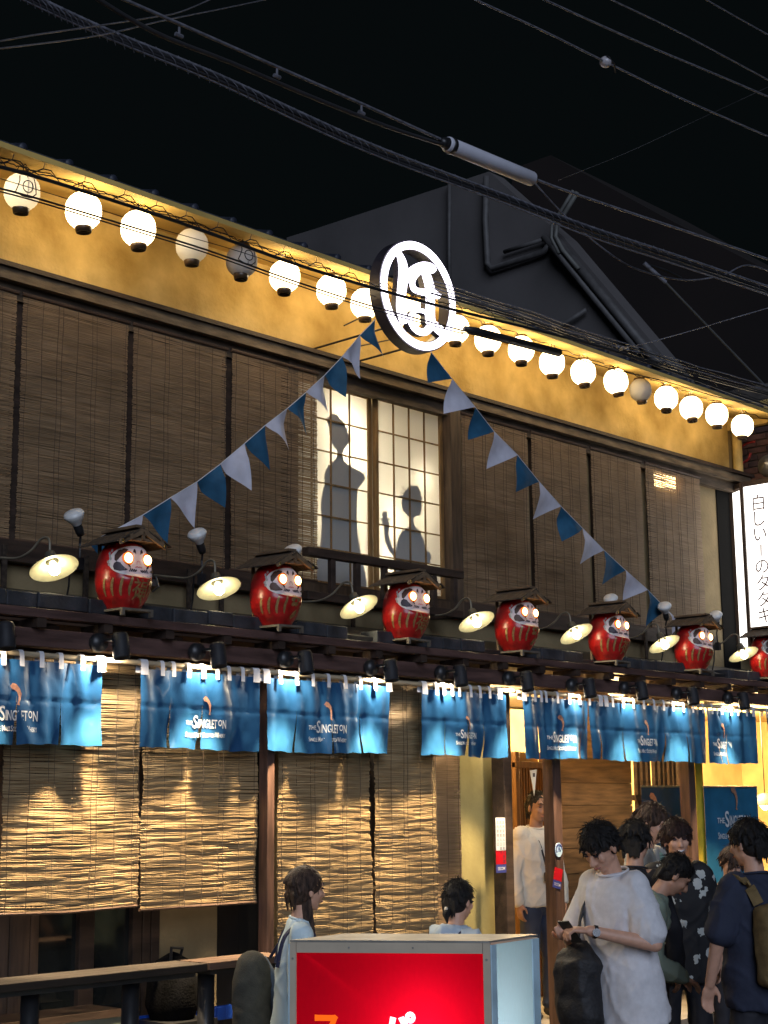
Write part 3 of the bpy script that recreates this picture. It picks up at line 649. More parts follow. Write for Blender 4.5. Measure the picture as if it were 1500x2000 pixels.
# ================================================================== PAPER LANTERNS
M_LAN = glow('lit_lantern_paper', (1.0, .76, .42), 7.6)
M_LAN2 = glow('bright_lantern_paper', (1.0, .76, .42), 9.5)
M_LANOFF = paper_mat('unlit_lantern_paper', (.80, .78, .74), .4)
M_CAP = mat('lantern_ring', (.085, .05, .025), .35, var=.2)
M_INK = mat('black_ink', (.012, .012, .02), .6)
def lantern_prof(w=.105, h=.205):
    pr = []; n = 26
    for i in range(n + 1):
        a = i / n; s = a * 2 - 1
        r = w * (1 - abs(s) ** 2.7 * .52); r += .0022 * (1 if i % 2 else -1)
        pr.append((r, s * h / 2))
    return pr
def make_lantern(m, crest=False):
    t = thing('paper_lantern', '', 'lantern', (0, 0, 0), group='round paper lanterns under the eaves')
    MB().lathe(lantern_prof(), 32).build('shade', m, t, smooth=True)
    MB().lathe([(.05, -.10), (.052, -.104), (.045, -.135), (.036, -.136), (.036, -.11), (.001, -.11)], 20).tube([(-.036, 0, -.13), (.036, 0, -.13)], .004, 6).build('bottom_ring', M_CAP, t, smooth=True)
    MB().lathe([(.052, .10), (.052, .118), (.04, .12), (.001, .12)], 20).build('top_ring', M_CAP, t, smooth=True)
    MB().tube([(0, 0, .118), (0, 0, .165), (.012, 0, .175), (.02, 0, .165)], .0035, 6).tube([(-.05, 0, .11), (-.03, 0, .15), (.03, 0, .15), (.05, 0, .11)], .003, 6).build('hook', M_BLACK, t)
    if crest:
        def on(u, z):   # point on the lantern's street side, turned a little towards the camera
            rr = .105 * (1 - abs(z / .1025) ** 2.7 * .52) + .003; a = u / .105 - .25
            return Vector((rr * sin(a), -rr * cos(a), z))
        b = MB(); circ = [(.030 * cos(k * pi / 12), .036 * sin(k * pi / 12) + .005) for k in range(25)]
        lines = [circ, [(0, .072), (0, -.055)], [(-.055, .07), (-.050, .035), (-.058, .0), (-.072, -.035)], [(.05, .07), (.046, .035), (.052, .0), (.058, -.03)], [(-.07, -.035), (-.03, -.055), (.03, -.055), (.055, -.03)]]
        for ln in lines: b.tube([on(*p) for p in ln], .0035, 5)
        b.build('crest', M_INK, t)
    return t
LAN = [(43, 375, 'c'), (163, 412, 'b'), (270, 447, 'b'), (375, 480, 'o'), (472, 510, 'c'), (556, 540, 'l'), (647, 567, 'b'), (713, 593, 'l'), (801, 612, 'l'), (890, 643, 'l'), (953, 663, 'l'), (1018, 683, 'l'), (1078, 708, 'l'),
       (1139, 727, 'l'), (1203, 745, 'l'), (1251, 762, 'o'), (1301, 778, 'l'), (1350, 797, 'l'), (1400, 810, 'l'), (1450, 832, 'l')]
LL = ['half-dark round paper lantern with a painted crest, leftmost under the eaves', 'glaring lit round lantern right of the leftmost crested one', 'glaring lit round lantern, left of the plain unlit pair', 'plain unlit white round lantern next to a second crested one',
      'unlit round lantern with a painted crest, in the row left of the round neon sign', 'lit round lantern just right of the unlit crested lantern', 'lit round lantern second left of the round neon sign', 'lit round lantern touching the left rim of the round neon sign',
      'lit round lantern seen through the round neon sign', 'lit round lantern touching the right rim of the round neon sign', 'lit round lantern second right of the round neon sign', 'lit round lantern behind the thick black cable sleeve',
      'lit round lantern at the end of the thick black cable sleeve', 'lit round lantern alone between the cable sleeve and the tilted one', 'lit tilted lantern just left of the small unlit one', 'small unlit cream lantern squeezed between lit ones on the right',
      'lit round lantern just right of the small unlit one', 'lit round lantern third from the right end', 'lit round lantern second from the right end', 'lit round lantern at the right end by the pipes']
protos = {}; LB = []
for i, (px, py, k) in enumerate(LAN):
    p = at(px, py, Y=-.50)
    if k not in protos:
        protos[k] = t = make_lantern({'c': M_LANOFF, 'o': M_LANOFF, 'b': M_LAN2, 'l': M_LAN}[k], k == 'c'); t.location = p; t['label'] = LL[i]
    else: t = dup(protos[k], p, LL[i])
    t.rotation_euler = (R(random.uniform(-4, 4)), R(random.uniform(-5, 5) if i != 14 else -11), random.uniform(-.3, .3) if k != 'c' else 0)
    if k in 'bl': light('lantern_light', 'POINT', p + Vector((0, 0, .135)), .9, (1, .66, .28), shadow_soft_size=.02)
    s = 1.04 if i in (1, 2) else .93 if k == 'o' and i == 15 else 1
    t.scale = (s, s, s)
light('crested_lantern_bulb', 'POINT', at(36, 372, Y=-.50), 1.6, (1, .78, .45), shadow_soft_size=.02)
light('unlit_lantern_spill', 'POINT', at(372, 478, Y=-.50), .35, (1, .78, .45), shadow_soft_size=.02)

# ================================================================== ROUND NEON SIGN
YS = -.92
M_NEON = glow('neon_front', (.90, .84, 1.0), 5.5)
M_SIGNSIDE = mat('sign_side', (.03, .028, .04), .4, var=.2)
M_ACR = mat('sign_dark_edge', (.05, .045, .06), .25)
rs = thing('round_neon_sign', 'round white neon sign with a brushed character inside a ring on the eaves', 'sign', (8.0, YS, 5.1))
def zs_(x, y): return (720 + x / 7.5, 450 + y / 7.5)
ctr = at(817.5, 578, Y=YS)
ro = 0.396; ri = .342
def ring(r0, r1, y0, y1, n=72):
    b = MB(); vs = []
    for k in range(n):
        a = 2 * pi * k / n
        for r, y in ((r0, y0), (r1, y0), (r1, y1), (r0, y1)): vs.append((ctr.x + r * cos(a), y, ctr.z + r * sin(a)))
    fs = []
    for k in range(n):
        q = 4 * k; w_ = 4 * ((k + 1) % n)
        for j in range(4): fs.append((q + j, q + (j + 1) % 4, w_ + (j + 1) % 4, w_ + j))
    return b.add(vs, fs)
ring(ri, ro, YS - .012, YS).build('neon_ring', M_NEON, rs, smooth=False)
ring(ri - .006, ro + .012, YS + .001, YS + .10).build('ring_case', M_SIGNSIDE, rs)
strokes = [([(430, 330), (478, 450), (500, 600), (488, 780), (468, 980), (474, 1180), (512, 1370)], [60, 105, 135, 130, 125, 140, 90]),
           ([(520, 800), (560, 690), (640, 590), (760, 535), (880, 545), (955, 610)], [50, 95, 125, 140, 130, 85]),
           ([(800, 560), (850, 700), (890, 860), (893, 1050), (890, 1250), (900, 1360)], [100, 115, 125, 125, 130, 130]),
           ([(745, 610), (665, 690), (632, 780), (665, 868), (780, 905), (920, 925), (1035, 975)], [60, 60, 60, 75, 90, 115, 80]),
           ([(905, 1250), (810, 1190), (690, 1180), (612, 1250), (625, 1370), (710, 1470), (820, 1490), (905, 1400)], [70, 55, 55, 60, 75, 90, 110, 110]),
           ([(880, 1340), (960, 1400), (1040, 1470), (1110, 1545)], [110, 120, 120, 90])]
for pts, ws in strokes:
    sp_ = smooth_pts(pts, 6); t0 = np.linspace(0, len(pts) - 1, len(sp_)); w_ = list(np.interp(t0, range(len(pts)), ws))
    # round ends
    w_ = [q * .94 for q in w_]; w_[0] *= .75; w_[-1] *= .7
    rb_ = ribbon2(sp_, w_)
    b = MB(); c = MB(); vs = []; v2 = []
    for p, q in rb_:
        P = at(*zs_(*p), Y=YS); Q = at(*zs_(*q), Y=YS)
        vs += [P + Vector((0, -.012, 0)), Q + Vector((0, -.012, 0)), Q, P]; v2 += [P + Vector((0, .001, 0)), Q + Vector((0, .001, 0)), Q + Vector((0, .05, 0)), P + Vector((0, .05, 0))]
    n = len(rb_)
    fs = [(4 * i + j, 4 * i + (j + 1) % 4, 4 * i + 4 + (j + 1) % 4, 4 * i + 4 + j) for i in range(n - 1) for j in range(4)] + [(0, 1, 2, 3), (4 * n - 4, 4 * n - 3, 4 * n - 2, 4 * n - 1)]
    b.add(vs, fs).build('neon_stroke', M_NEON, rs); c.add(v2, fs).build('stroke_case', M_SIGNSIDE, rs)
for (x, z) in ((-.22, -.26), (.2, -.28)):
    MB().tube([(ctr.x + x, YS + .09, ctr.z + z), (ctr.x + x, -.02 if z < 0 else -.6, ctr.z + z + .0)], .008, 6).build('stay_rod', M_BLACK, rs)
MB().tube([at(672, 636, Y=-.25), at(722, 612, Y=-.25)], .006, 6).tube([at(702, 676, Y=-.25), at(760, 664, Y=-.25)], .006, 6).build('stay_rod', M_BLACK, rs)

# ================================================================== BUNTING
M_FB = mat('blue_pennant_cloth', (.018, .105, .20), .75, var=.12, scale=14); M_FW = mat('white_pennant_cloth', (.70, .68, .76), .75, var=.06, scale=14)
def bunting(label, data, cordpts, Ya, Yb):
    nC = len(cordpts) - 1; YY = lambda k: Ya + (Yb - Ya) * k / nC; Y = Ya
    t = thing('bunting_string', label, 'bunting', at(*cordpts[0], Y=Y), group='pennant strings below the round sign')
    MB().tube([at(*p, Y=YY(i)) for i, p in enumerate(cordpts)], .003, 5).build('cord', M_WHITE, t)
    for k, (a, b, tip, c) in enumerate(data):
        A, B, C_ = at(*a, Y=YY(cordpts.index(a))), at(*b, Y=YY(cordpts.index(b))), at(*tip, Y=YY(k + .5) + random.uniform(-.04, .04)); n = 9; vs = []; fs = []; ph = random.uniform(0, 6); am = random.uniform(.02, .045)
        for i in range(n + 1):
            for j in range(n + 1 - i):
                u = j / n; v = i / n; p = A * (1 - u - v) + B * u + C_ * v
                vs.append(p + Vector((0, am * sin(ph + u * 5 + v * 3) * min(1, v * 3), 0)))
        id_ = {}; q = 0
        for i in range(n + 1):
            for j in range(n + 1 - i): id_[(i, j)] = q; q += 1
        for i in range(n):
            for j in range(n - i):
                fs.append((id_[i, j], id_[i, j + 1], id_[i + 1, j]))
                if j < n - i - 1: fs.append((id_[i, j + 1], id_[i + 1, j + 1], id_[i + 1, j]))
        MB().add(vs, fs).build('pennant', M_FB if c else M_FW, t, smooth=True, label='dark blue pennant' if c else 'white pennant')
lc = [(733, 624), (703, 655), (668, 697), (634, 733), (598, 766), (561, 798), (518, 831), (478, 866), (431, 906), (385, 941), (333, 972), (279, 1006), (226, 1034), (172, 1062)]
lt_ = [(746, 701), (713, 738), (676, 776), (640, 806), (604, 850), (565, 881), (522, 920), (484, 960), (434, 993), (384, 1031), (333, 1060), (285, 1072), (222, 1100)]
bunting('pennant string rising from the first daruma to the neon sign', [(lc[i + 1], lc[i], lt_[i], i % 2 == 0) for i in range(13)], lc, -1.02, -.40)
rc = [(842, 688), (883, 740), (928, 795), (965, 843), (1011, 889), (1053, 941), (1096, 989), (1138, 1032), (1180, 1075), (1222, 1114), (1265, 1152), (1302, 1190), (1335, 1222)]
rt = [(835, 748), (867, 808), (917, 859), (955, 915), (1003, 962), (1044, 1014), (1094, 1058), (1134, 1102), (1178, 1142), (1221, 1172), (1268, 1223), (1318, 1238)]
bunting('pennant string falling from the neon sign to the sixth daruma', [(rc[i], rc[i + 1], rt[i], i % 2 == 0) for i in range(12)], rc, -1.02, -.50)

# ================================================================== DARUMA DOLLS with little board roofs
M_RED = mat('red_lacquer', (.46, .012, .012), .3, var=.35, scale=11, coat=.3, bump=.15, bscale=30)
M_GOLD = mat('gold_paint', (.44, .29, .12), .38, .55, var=.3, scale=40)
M_FACE = mat('pale_face_paint', (.80, .68, .70), .5, var=.06, scale=20)
M_DINK = mat('dark_face_ink', (.03, .018, .03), .5)
M_BROWN = mat('brow_brown', (.075, .03, .018), .5)
M_LIP = mat('lip_pink', (.70, .12, .12), .5)
M_EYE = glow('lit_eye', (1.0, .60, .22), 11)
M_EYEGLOW = mat('painted_eye_glow', (.80, .20, .02), .5)  # warm glow of the lit eyes, put into the face colour
M_RWOOD = mat('old_cedar', (.20, .13, .075), .6, var=.35, scale=6, bump=.3, stretch=(3, 1, 3))
M_RBARK = mat('dark_shingle', (.075, .055, .04), .7, var=.35, scale=8, bump=.4, stretch=(1, 6, 1))
M_BRASS = mat('brass_stud', (.6, .45, .18), .3, .9)
HD, RD = .395, .163
def drad(t):
    """radius of the doll at height t 0..1"""
    pts = [(0, .58), (.05, .66), (.15, .82), (.28, .95), (.42, 1.0), (.58, .985), (.72, .93), (.84, .82), (.93, .66), (.98, .45), (1, .02)]
    return float(np.interp(t, [p[0] for p in pts], [p[1] for p in pts])) * RD
def dpos(th, t, off=0.0):
    """th: angle from the front (-Y), positive to +X"""
    r = drad(t) + off; x = r * sin(th); y = -r * cos(th)
    # the face is pressed in: flat panel between chin and brow
    f = max(0, min(1, (t - .43) / .05)) * max(0, min(1, (.905 - t) / .035)) * max(0, min(1, (1.22 - abs(th)) / .3))
    yf = -RD * .80 - off + .018 * (t - .5)
    if f > 0 and y < yf: y = y * (1 - f) + yf * f
    ch = max(0, 1 - ((t - .39) / .09) ** 2) * max(0, cos(th)) ** 2
    y -= .012 * ch
    return Vector((x, y, t * HD))
def dec_star(poly, name, m, par, off=.0025, rings=5):
    if par.name.startswith('face') and name != 'face': poly = [(a, .685 + (b - .70) * 1.2) for a, b in poly]
    """star-shaped patch; poly in (angle, height) about its middle"""
    cx = sum(p[0] for p in poly) / len(poly); cz = sum(p[1] for p in poly) / len(poly); n = len(poly); vs = [dpos(cx, cz, off)]
    for k in range(1, rings + 1):
        for p in poly: vs.append(dpos(cx + (p[0] - cx) * k / rings, cz + (p[1] - cz) * k / rings, off))
    fs = [(0, 1 + j, 1 + (j + 1) % n) for j in range(n)]
    for k in range(rings - 1):
        a = 1 + k * n
        fs += [(a + j, a + (j + 1) % n, a + n + (j + 1) % n, a + n + j) for j in range(n)]
    return MB().add(vs, fs).build(name, m, par, smooth=True, world=False)
def dec_stroke(pts, w, name, m, par, off=.003, k=4):
    if par.name.startswith('face'): pts = [(a, .685 + (b - .70) * 1.2) for a, b in pts]
    sp = smooth_pts(pts, k); t0 = np.linspace(0, len(pts) - 1, len(sp)); ws = list(np.interp(t0, range(len(pts)), w)) if isinstance(w, list) else [w] * len(sp)
    P = [(a * .16, b * HD) for a, b in sp]; rb = ribbon2(P, ws); vs = []
    for p, q in rb: vs += [dpos(p[0] / .16, p[1] / HD, off), dpos(q[0] / .16, q[1] / HD, off)]
    return MB().add(vs, [(2 * i, 2 * i + 1, 2 * i + 3, 2 * i + 2) for i in range(len(rb) - 1)]).build(name, m, par, smooth=True, world=False)
def make_daruma(front, seed, off_face=False):
    r_ = random.Random(seed)
    t = thing('daruma_doll', '', 'daruma doll', (0, 0, 0), group='red daruma dolls along the canopy rail')
    n, mz = 56, 44; vs = []
    for j in range(mz + 1):
        for i in range(n): vs.append(dpos(-pi + 2 * pi * i / n, j / mz))
    fs = [(j * n + i, j * n + (i + 1) % n, (j + 1) * n + (i + 1) % n, (j + 1) * n + i) for j in range(mz) for i in range(n)] + [tuple(range(n))[::-1]]
    body = MB().add(vs, fs).build('body', M_RED, t, smooth=True, world=False)
    # face panel: a wide rounded bean with a white rim
    def bean(s, dz=0):
        out = []
        for k in range(40):
            a = 2 * pi * k / 40; c, q = cos(a), sin(a)
            x = 1.16 * s * (abs(c) ** .75) * (1 if c > 0 else -1); z = .675 + dz + .205 * s * (abs(q) ** .8) * (1 if q > 0 else -1)
            if q < 0: z -= .012 * (1 - abs(x)); 
            if q > 0: z += .012 * (1 - abs(x)) * s
            out.append((x, z))
        return out
    dec_star(bean(1.07), 'face_rim', mat('white_rim_paint', (.82, .78, .74), .5), t, .0018, 7)
    face = dec_star(bean(.98), 'face', M_FACE if not off_face else mat('grey_face', (.4, .4, .38), .6), t, .0030, 8)  # the unlit doll's dimmer face is put into its colour
    for s in (-1, 1):
        dec_star([(s * a, b) for a, b in [(1.02, .70), (1.03, .76), (.90, .82), (.66, .845), (.50, .83), (.56, .80), (.70, .775), (.80, .74), (.88, .705), (.95, .68)]], 'eyebrow', M_BROWN, face, .0042)
        dec_star([(s * a, b) for a, b in [(.27, .80), (.24, .835), (.17, .845), (.12, .82), (.10, .775), (.16, .795)]], 'eyebrow', M_DINK, face, .0042)
        dec_star([(s * a, b) for a, b in [(1.06, .62), (1.02, .58), (.82, .562), (.62, .568), (.50, .58), (.62, .60), (.72, .635), (.80, .665), (.94, .68), (1.03, .66)]], 'whisker_curl', M_DINK if r_.random() < .3 else M_BROWN, face, .0042)
        for k in range(7): dec_stroke([(s * (.78 - k * .045), .655 - k * .006), (s * (.62 - k * .04), .595 - k * .004)], .0022, 'whisker', M_FACE, face, .0052, 2)
        dec_stroke([(s * .50, .650), (s * .42, .625), (s * .36, .612), (s * .42, .64), (s * .52, .655)], [.004, .008, .004, .003, .002], 'cheek_curl', M_DINK, face, .0048)
        for k in range(4): dec_stroke([(s * (.34 - .085 * k), .600 - .004 * k), (s * (.44 - .085 * k), .560 + .001 * k)], [.009, .006], 'beard_stroke', M_DINK, face, .0045, 2)
        ring_ = [(s * .46 + .20 * cos(2 * pi * k / 24), .722 + .070 * sin(2 * pi * k / 24)) for k in range(24)]
        if not off_face: dec_star([(s * .46 + .265 * cos(2 * pi * k / 24) + s * .02, .722 + .088 * sin(2 * pi * k / 24)) for k in range(24)], 'eye_glow_patch', M_EYEGLOW, face, .0036)  # orange eye glow painted round each lit eye
        e = dpos(s * .48, .714, 0)
        b = MB().lathe([(.029 * sin(a), .012 * cos(a)) for a in np.linspace(pi / 2, .02, 8)], 20, Matrix.Translation((e.x, e.y - .003, e.z)) @ Matrix.Rotation(R(90), 4, 'X'))
        b.build('eye', M_EYE if not off_face else M_DINK, t, smooth=True, world=False)
        # gold strokes on the belly
        for k in range(4):
            a0 = .42 + k * .33
            dec_stroke([(s * (a0 - .03), .425 - .010 * k + .02), (s * (a0 + .02), .36), (s * (a0 + .05), .25 - (.02 if k % 2 else 0)), (s * (a0 + .03), .17)], [.007, .016, .017, .008], 'gold_stroke', M_GOLD, t, .0025)
        # curls of pale hair beside the face
        for k in range(6):
            a = 1.22 + .05 * sin(k * 2.1); z = .62 + k * .042
            dec_star([(s * (a + .05 * cos(q) + (.02 * sin(5 * q))), z + .024 * sin(q)) for q in np.linspace(0, 2 * pi, 11)[:-1]], 'white_curl', mat('curl_white', (.50, .44, .42), .6), t, .0028, 3)
    dec_stroke([(-.075, .655), (-.06, .688), (0, .70), (.06, .688), (.075, .655)], .0026, 'nose_line', M_LIP if seed % 2 else M_DINK, face, .0052)
    dec_stroke([(-.15, .618), (-.06, .628), (0, .622), (.06, .628), (.15, .618)], .0045, 'mouth_line', M_LIP, face, .0052)
    if front == 'k':
        v, f = text_tris('福', .115, .95, .012); b = MB().add([dpos((x - .055) / .150, (z + .070) / HD, .0028) for x, z in v], f); b.build('gold_character', M_GOLD, t, world=False)
        dec_stroke([(-.32, .12), (-.1, .19), (.12, .14), (.3, .07)], [.006, .016, .018, .008], 'gold_stroke', M_GOLD, t, .0026)
    else:
        for k in range(5):
            a = 2 * pi * k / 5 + .3
            dec_star([(.0 + .15 * cos(a) + .10 * cos(q), .37 + .062 * sin(a) + .036 * sin(q)) for q in np.linspace(0, 2 * pi, 11)[:-1]], 'gold_petal', M_GOLD, t, .0026, 2)
        dec_star([(.05, .21), (.2, .24), (.28, .19), (.15, .12), (-.02, .09), (-.12, .13)], 'gold_leaf', M_GOLD, t, .0026, 2)
    # the roof: two slopes of boards, ridge front to back, barge boards, studs, king post
    zr = HD + .048; hw = .185; sl_ = .085; y0, y1 = -.185, .17
    for s in (-1, 1):
        nb_ = 5
        for k in range(nb_):
            u0 = k / nb_; u1 = (k + 1.15) / nb_
            p = Vector((s * hw * u0, 0, zr - sl_ * u0 + .010)); q = Vector((s * hw * u1 * 1.02, 0, zr - sl_ * u1 + .004))
            mb = MB(); j0 = r_.uniform(-.01, .012); j1 = r_.uniform(-.01, .01)
            mb.add([(p.x, y0 + j0, p.z), (q.x, y0 + j0, q.z), (q.x, y1 + j1, q.z), (p.x, y1 + j1, p.z), (p.x, y0 + j0, p.z + .007), (q.x, y0 + j0, q.z + .007), (q.x, y1 + j1, q.z + .007), (p.x, y1 + j1, p.z + .007)],
                   [(0, 3, 2, 1), (4, 5, 6, 7), (0, 1, 5, 4), (1, 2, 6, 5), (2, 3, 7, 6), (3, 0, 4, 7)])
            mb.build('shingle', M_RBARK, t, world=False)
        MB().beam((0, y0 + .012, zr - .004), (s * hw * .93, y0 + .012, zr - sl_ * .93 - .004), .016, .030).build('barge_board', M_RWOOD, t, world=False)
        MB().lathe([(.001, .006), (.008, .005), (.010, 0)], 12, Matrix.Translation((s * hw * .84, y0 + .002, zr - sl_ * .84 - .004)) @ Matrix.Rotation(R(90), 4, 'X')).build('stud', M_BRASS, t, world=False)
        MB().box((s * .085 - .008, .10, -.0), (s * .085 + .008, .118, zr - .045)).build('stand_leg', M_RWOOD, t, world=False)
    MB().bev((-.035, y0 + .03, zr + .016), (.035, y1 - .01, zr + .034), .004).build('ridge_board', M_RWOOD, t, world=False)
    MB().box((-.010, y0 + .006, zr - .055), (.010, y0 + .022, zr - .006)).box((-.12, y0 + .02, zr - .062), (.12, y0 + .035, zr - .044)).build('king_post', M_RWOOD, t, world=False)
    MB().box((-.115, y0 + .04, zr - .058), (.115, y1 - .03, zr - .046)).build('roof_base', M_RWOOD, t, world=False)
    # the low stand under the doll
    b = MB().box((-.115, -.13, -.014), (.115, .12, -.001))
    for x in (-.105, .105):
        for y in (-.12, .11): b.box((x - .01, y - .01, -.045), (x + .01, y + .01, -.014))
    b.build('stand', mat('grey_stand_wood', (.16, .13, .10), .6, var=.2), t, world=False)
    return t
DX = [5.46, 6.655, 7.865, 9.09, 10.27, 11.52, 12.77]
DL = ['first from the left, with a gold character below its lit face', 'second from the left, with a gold flower below its lit face', 'third from the left, in front of the balcony rail',
      'fourth from the left, below the right blinds', 'fifth from the left, with a white lamp peeping over its roof', 'sixth from the left, below the end of the falling bunting', 'last on the right, unlit and cut by the picture edge']
dk = make_daruma('k', 1); df = make_daruma('f', 2); do = make_daruma('f', 3, True)
first = {'k': dk, 'f': df, 'o': do}; used = set()
DZ = 2.936 + .045
for i, x in enumerate(DX):
    k = 'o' if i == 6 else 'kf'[i % 2]
    p = Vector((x, -.86, DZ))
    lab = 'roofed red daruma doll, ' + DL[i]
    if k not in used: t = first[k]; t.location = p; t['label'] = lab; used.add(k)
    else: t = dup(first[k], p, lab)
    t.rotation_euler = (0, R(random.uniform(-2.5, 2.5)), R(random.uniform(-6, 6) + 1))
    if i < 6: 
        for s in (-1, 1):
            light('eye_light', 'POINT', (s * .066, -.155, .285), .06, (1, .55, .2), parent=t, shadow_soft_size=.012)

# ================================================================== GOOSENECK LAMPS
M_ENAMEL = mat('cream_enamel', (.74, .70, .50), .35, var=.12, scale=14)
M_SHADEOUT = mat('green_grey_enamel', (.10, .10, .08), .4, var=.2)
M_BULB = glow('warm_bulb', (1, .86, .52), 26)
def make_goose():
    t = thing('gooseneck_lamp', '', 'lamp', (0, 0, 0), group='gooseneck dish lamps between the dolls')
    Mx = Matrix.Rotation(R(-28), 4, 'X')       # the dish opens down and towards the street
    inn = [(.036, .040), (.050, .030), (.075, .018), (.108, .006), (.138, -.006)]
    MB().lathe(inn, 36, Mx).build('shade_inside', M_ENAMEL, t, smooth=True)
    MB().lathe([(.030, .060), (.040, .048), (.060, .030), (.109, .009), (.138, -.003), (.142, -.006), (.138, -.0075)], 36, Mx).build('shade', M_SHADEOUT, t, smooth=True)
    MB().lathe([(.001, .10), (.028, .098), (.034, .06), (.036, .040), (.036, .034), (.001, .036)], 20, Mx).build('socket_cup', M_SHADEOUT, t, smooth=True)
    MB().lathe([(.012, .036), (.020, .018), (.030, .0), (.033, -.016), (.028, -.034), (.015, -.045), (.001, -.047)], 20, Mx).build('bulb', M_BULB, t, smooth=True)
    top = Mx @ Vector((0, 0, .095))
    pts = smooth_pts([tuple(top), (0, .06, .165), (0, .13, .175), (0, .22, .115), (0, .34, .085), (0, .50, .10), (0, .70, .125), (0, .735, .13)], 5)
    MB().tube(pts, .0072, 8).build('arm', mat('old_brass_pipe', (.26, .23, .17), .4, .2, var=.2), t, smooth=True)
    MB().box((-.03, .73, .06), (.03, .742, .19)).tube([(0, .70, .125), (0, .66, .05), (0, .73, .02)], .006, 6).build('wall_bracket', M_STEEL, t)
    return t
GP = [(105, 1108), (427, 1148), (700, 1184), (930, 1213), (1125, 1237), (1297, 1257), (1452, 1277)]
GL = ['leftmost, left of the first daruma', 'between the first and second daruma', 'left of the third daruma', 'between the third and fourth daruma',
      'between the fourth and fifth daruma', 'between the fifth and sixth daruma', 'rightmost, beside the tall white lit sign']
g0 = make_goose()
for i, (px, py) in enumerate(GP):
    p = at(px, py, Y=-.80); lab = 'lit cream dish lamp on a bent arm, ' + GL[i]
    if i == 0: t = g0; t.location = p; t['label'] = lab
    else: t = dup(g0, p, lab)
    t.rotation_euler = (R(random.uniform(-3, 3)), R(random.uniform(-3, 3)), R(random.uniform(-6, 6)))
    light('dish_light', 'SPOT', (0, -.02, -.045), 3.5, (1, .84, .50), parent=t, spot_size=R(150), spot_blend=.6, shadow_soft_size=.03)
    aim(bpy.context.scene.objects[-1] if False else col.objects[-1], (0, -.46, -.88))
    light('dish_bulb_light', 'POINT', (0, -.008, -.018), .30, (1, .84, .50), parent=t, shadow_soft_size=.035).data.use_shadow = True

# ================================================================== CLAMP FLOODS (unlit white reflector bulbs)
def make_clamp():
    t = thing('clamp_lamp', '', 'clamp lamp', (0, 0, 0), group='unlit white clamp lamps')
    Mx = Matrix.Rotation(R(-34), 4, 'Y') @ Matrix.Rotation(R(12), 4, 'X')
    MB().lathe([(.026, -.050), (.032, -.036), (.050, -.012), (.062, .012), (.062, .020), (.052, .034), (.030, .043), (.001, .046)], 24, Mx).build('bulb', mat('white_opal_bulb', (.78, .78, .76), .3), t, smooth=True)
    MB().lathe([(.001, -.12), (.022, -.118), (.026, -.09), (.027, -.05), (.025, -.042)], 16, Mx).build('socket', M_BLACK, t, smooth=True)
    e = Mx @ Vector((0, 0, -.115))
    MB().tube([e, e + Vector((.01, .02, -.05)), (e.x + .0, .03, -.24)], .007, 6).box((e.x - .02, .01, -.30), (e.x + .02, .05, -.23)).build('clamp', M_BLACK, t)
    return t
CL = [(146, 1010, 'clamped above the leftmost dish lamp'), (386, 1047, 'clamped right of the first daruma roof'), (573, 1078, 'half hidden behind the second daruma roof'), (1193, 1172, 'just showing over the fifth daruma roof'),
      (1298, 1187, 'clamped at the end of the falling bunting'), (1398, 1204, 'clamped right of the sixth daruma roof')]
c0 = make_clamp()
for i, (px, py, l) in enumerate(CL):
    p = at(px, py, Y=-.62); lab = 'unlit white bulb in a black socket, ' + l
    if i == 0: t = c0; t.location = p; t['label'] = lab
    else: t = dup(c0, p, lab)
    t.rotation_euler.z = R(random.uniform(-15, 15))
    e = MB().tube([p + Vector((.0, .03, -.25)), p + Vector((.0, .04, -.40)), (p.x, -.55, 3.02)], .006, 6).build('stem', M_BLACK, t, world=False); e.location = -p; e.rotation_euler = (0, 0, 0)
    t.rotation_euler.z = 0

# ================================================================== TALL WHITE LIT SIGN on the neighbour
M_SGN = glow('lit_sign_panel', (1.0, .95, .88), 2.6); M_SGNF = mat('sign_frame', (.06, .04, .03), .5)
sg = thing('lit_shop_sign', 'tall white lit box sign with brushed Japanese characters at the right edge', 'sign', (13.6, -.5, 3.3))
pl = [(13.72, -.03), (13.60, -.22), (13.60, -.66), (13.72, -.85), (14.1, -.85), (14.1, -.03)]   # plan of the box
def pan(i, j, z0, z1, name, m, o=0.0, k0=.0, k1=0.0):
    a = Vector(pl[i]).to_3d(); b = Vector(pl[j]).to_3d(); d = (b - a); nrm = Vector((-d.y, d.x, 0)).normalized()
    if nrm.x > 0: nrm = -nrm
    a2 = a + d.normalized() * k0 + nrm * o; b2 = b - d.normalized() * k1 + nrm * o
    return MB().prism([(a2.x, a2.y, z0), (b2.x, b2.y, z0), (b2.x, b2.y, z1), (a2.x, a2.y, z1)], nrm * -.02).build(name, m, sg)
ZS0, ZS1 = 3.50, 4.97
pan(0, 1, 3.38, 4.95, 'lit_panel', M_SGN, 0, .01, .012); pan(1, 2, ZS0, ZS1, 'lit_panel', M_SGN, 0, .015, .015); pan(2, 3, 3.38, 4.95, 'lit_panel', M_SGN, 0, .012, .01)
for i in (0, 1, 2, 3): MB().box((pl[i][0] - .018, pl[i][1] - .018, 3.36), (pl[i][0] + .012, pl[i][1] + .018, 5.02)).build('frame_bar', M_SGNF, sg)
MB().prism([(x, y, 4.975) for x, y in pl], (0, 0, .05)).build('top_cap', M_SGNF, sg); MB().prism([(x + .0, y, 3.34) for x, y in pl], (0, 0, .035)).build('bottom_cap', M_SGNF, sg)
MB().box((13.585, -.655, 3.43), (13.62, -.225, 3.50)).build('frame_bar', M_SGNF, sg)
M_BROWNINK = mat('brown_lettering', (.10, .04, .04), .9, spec=.1)
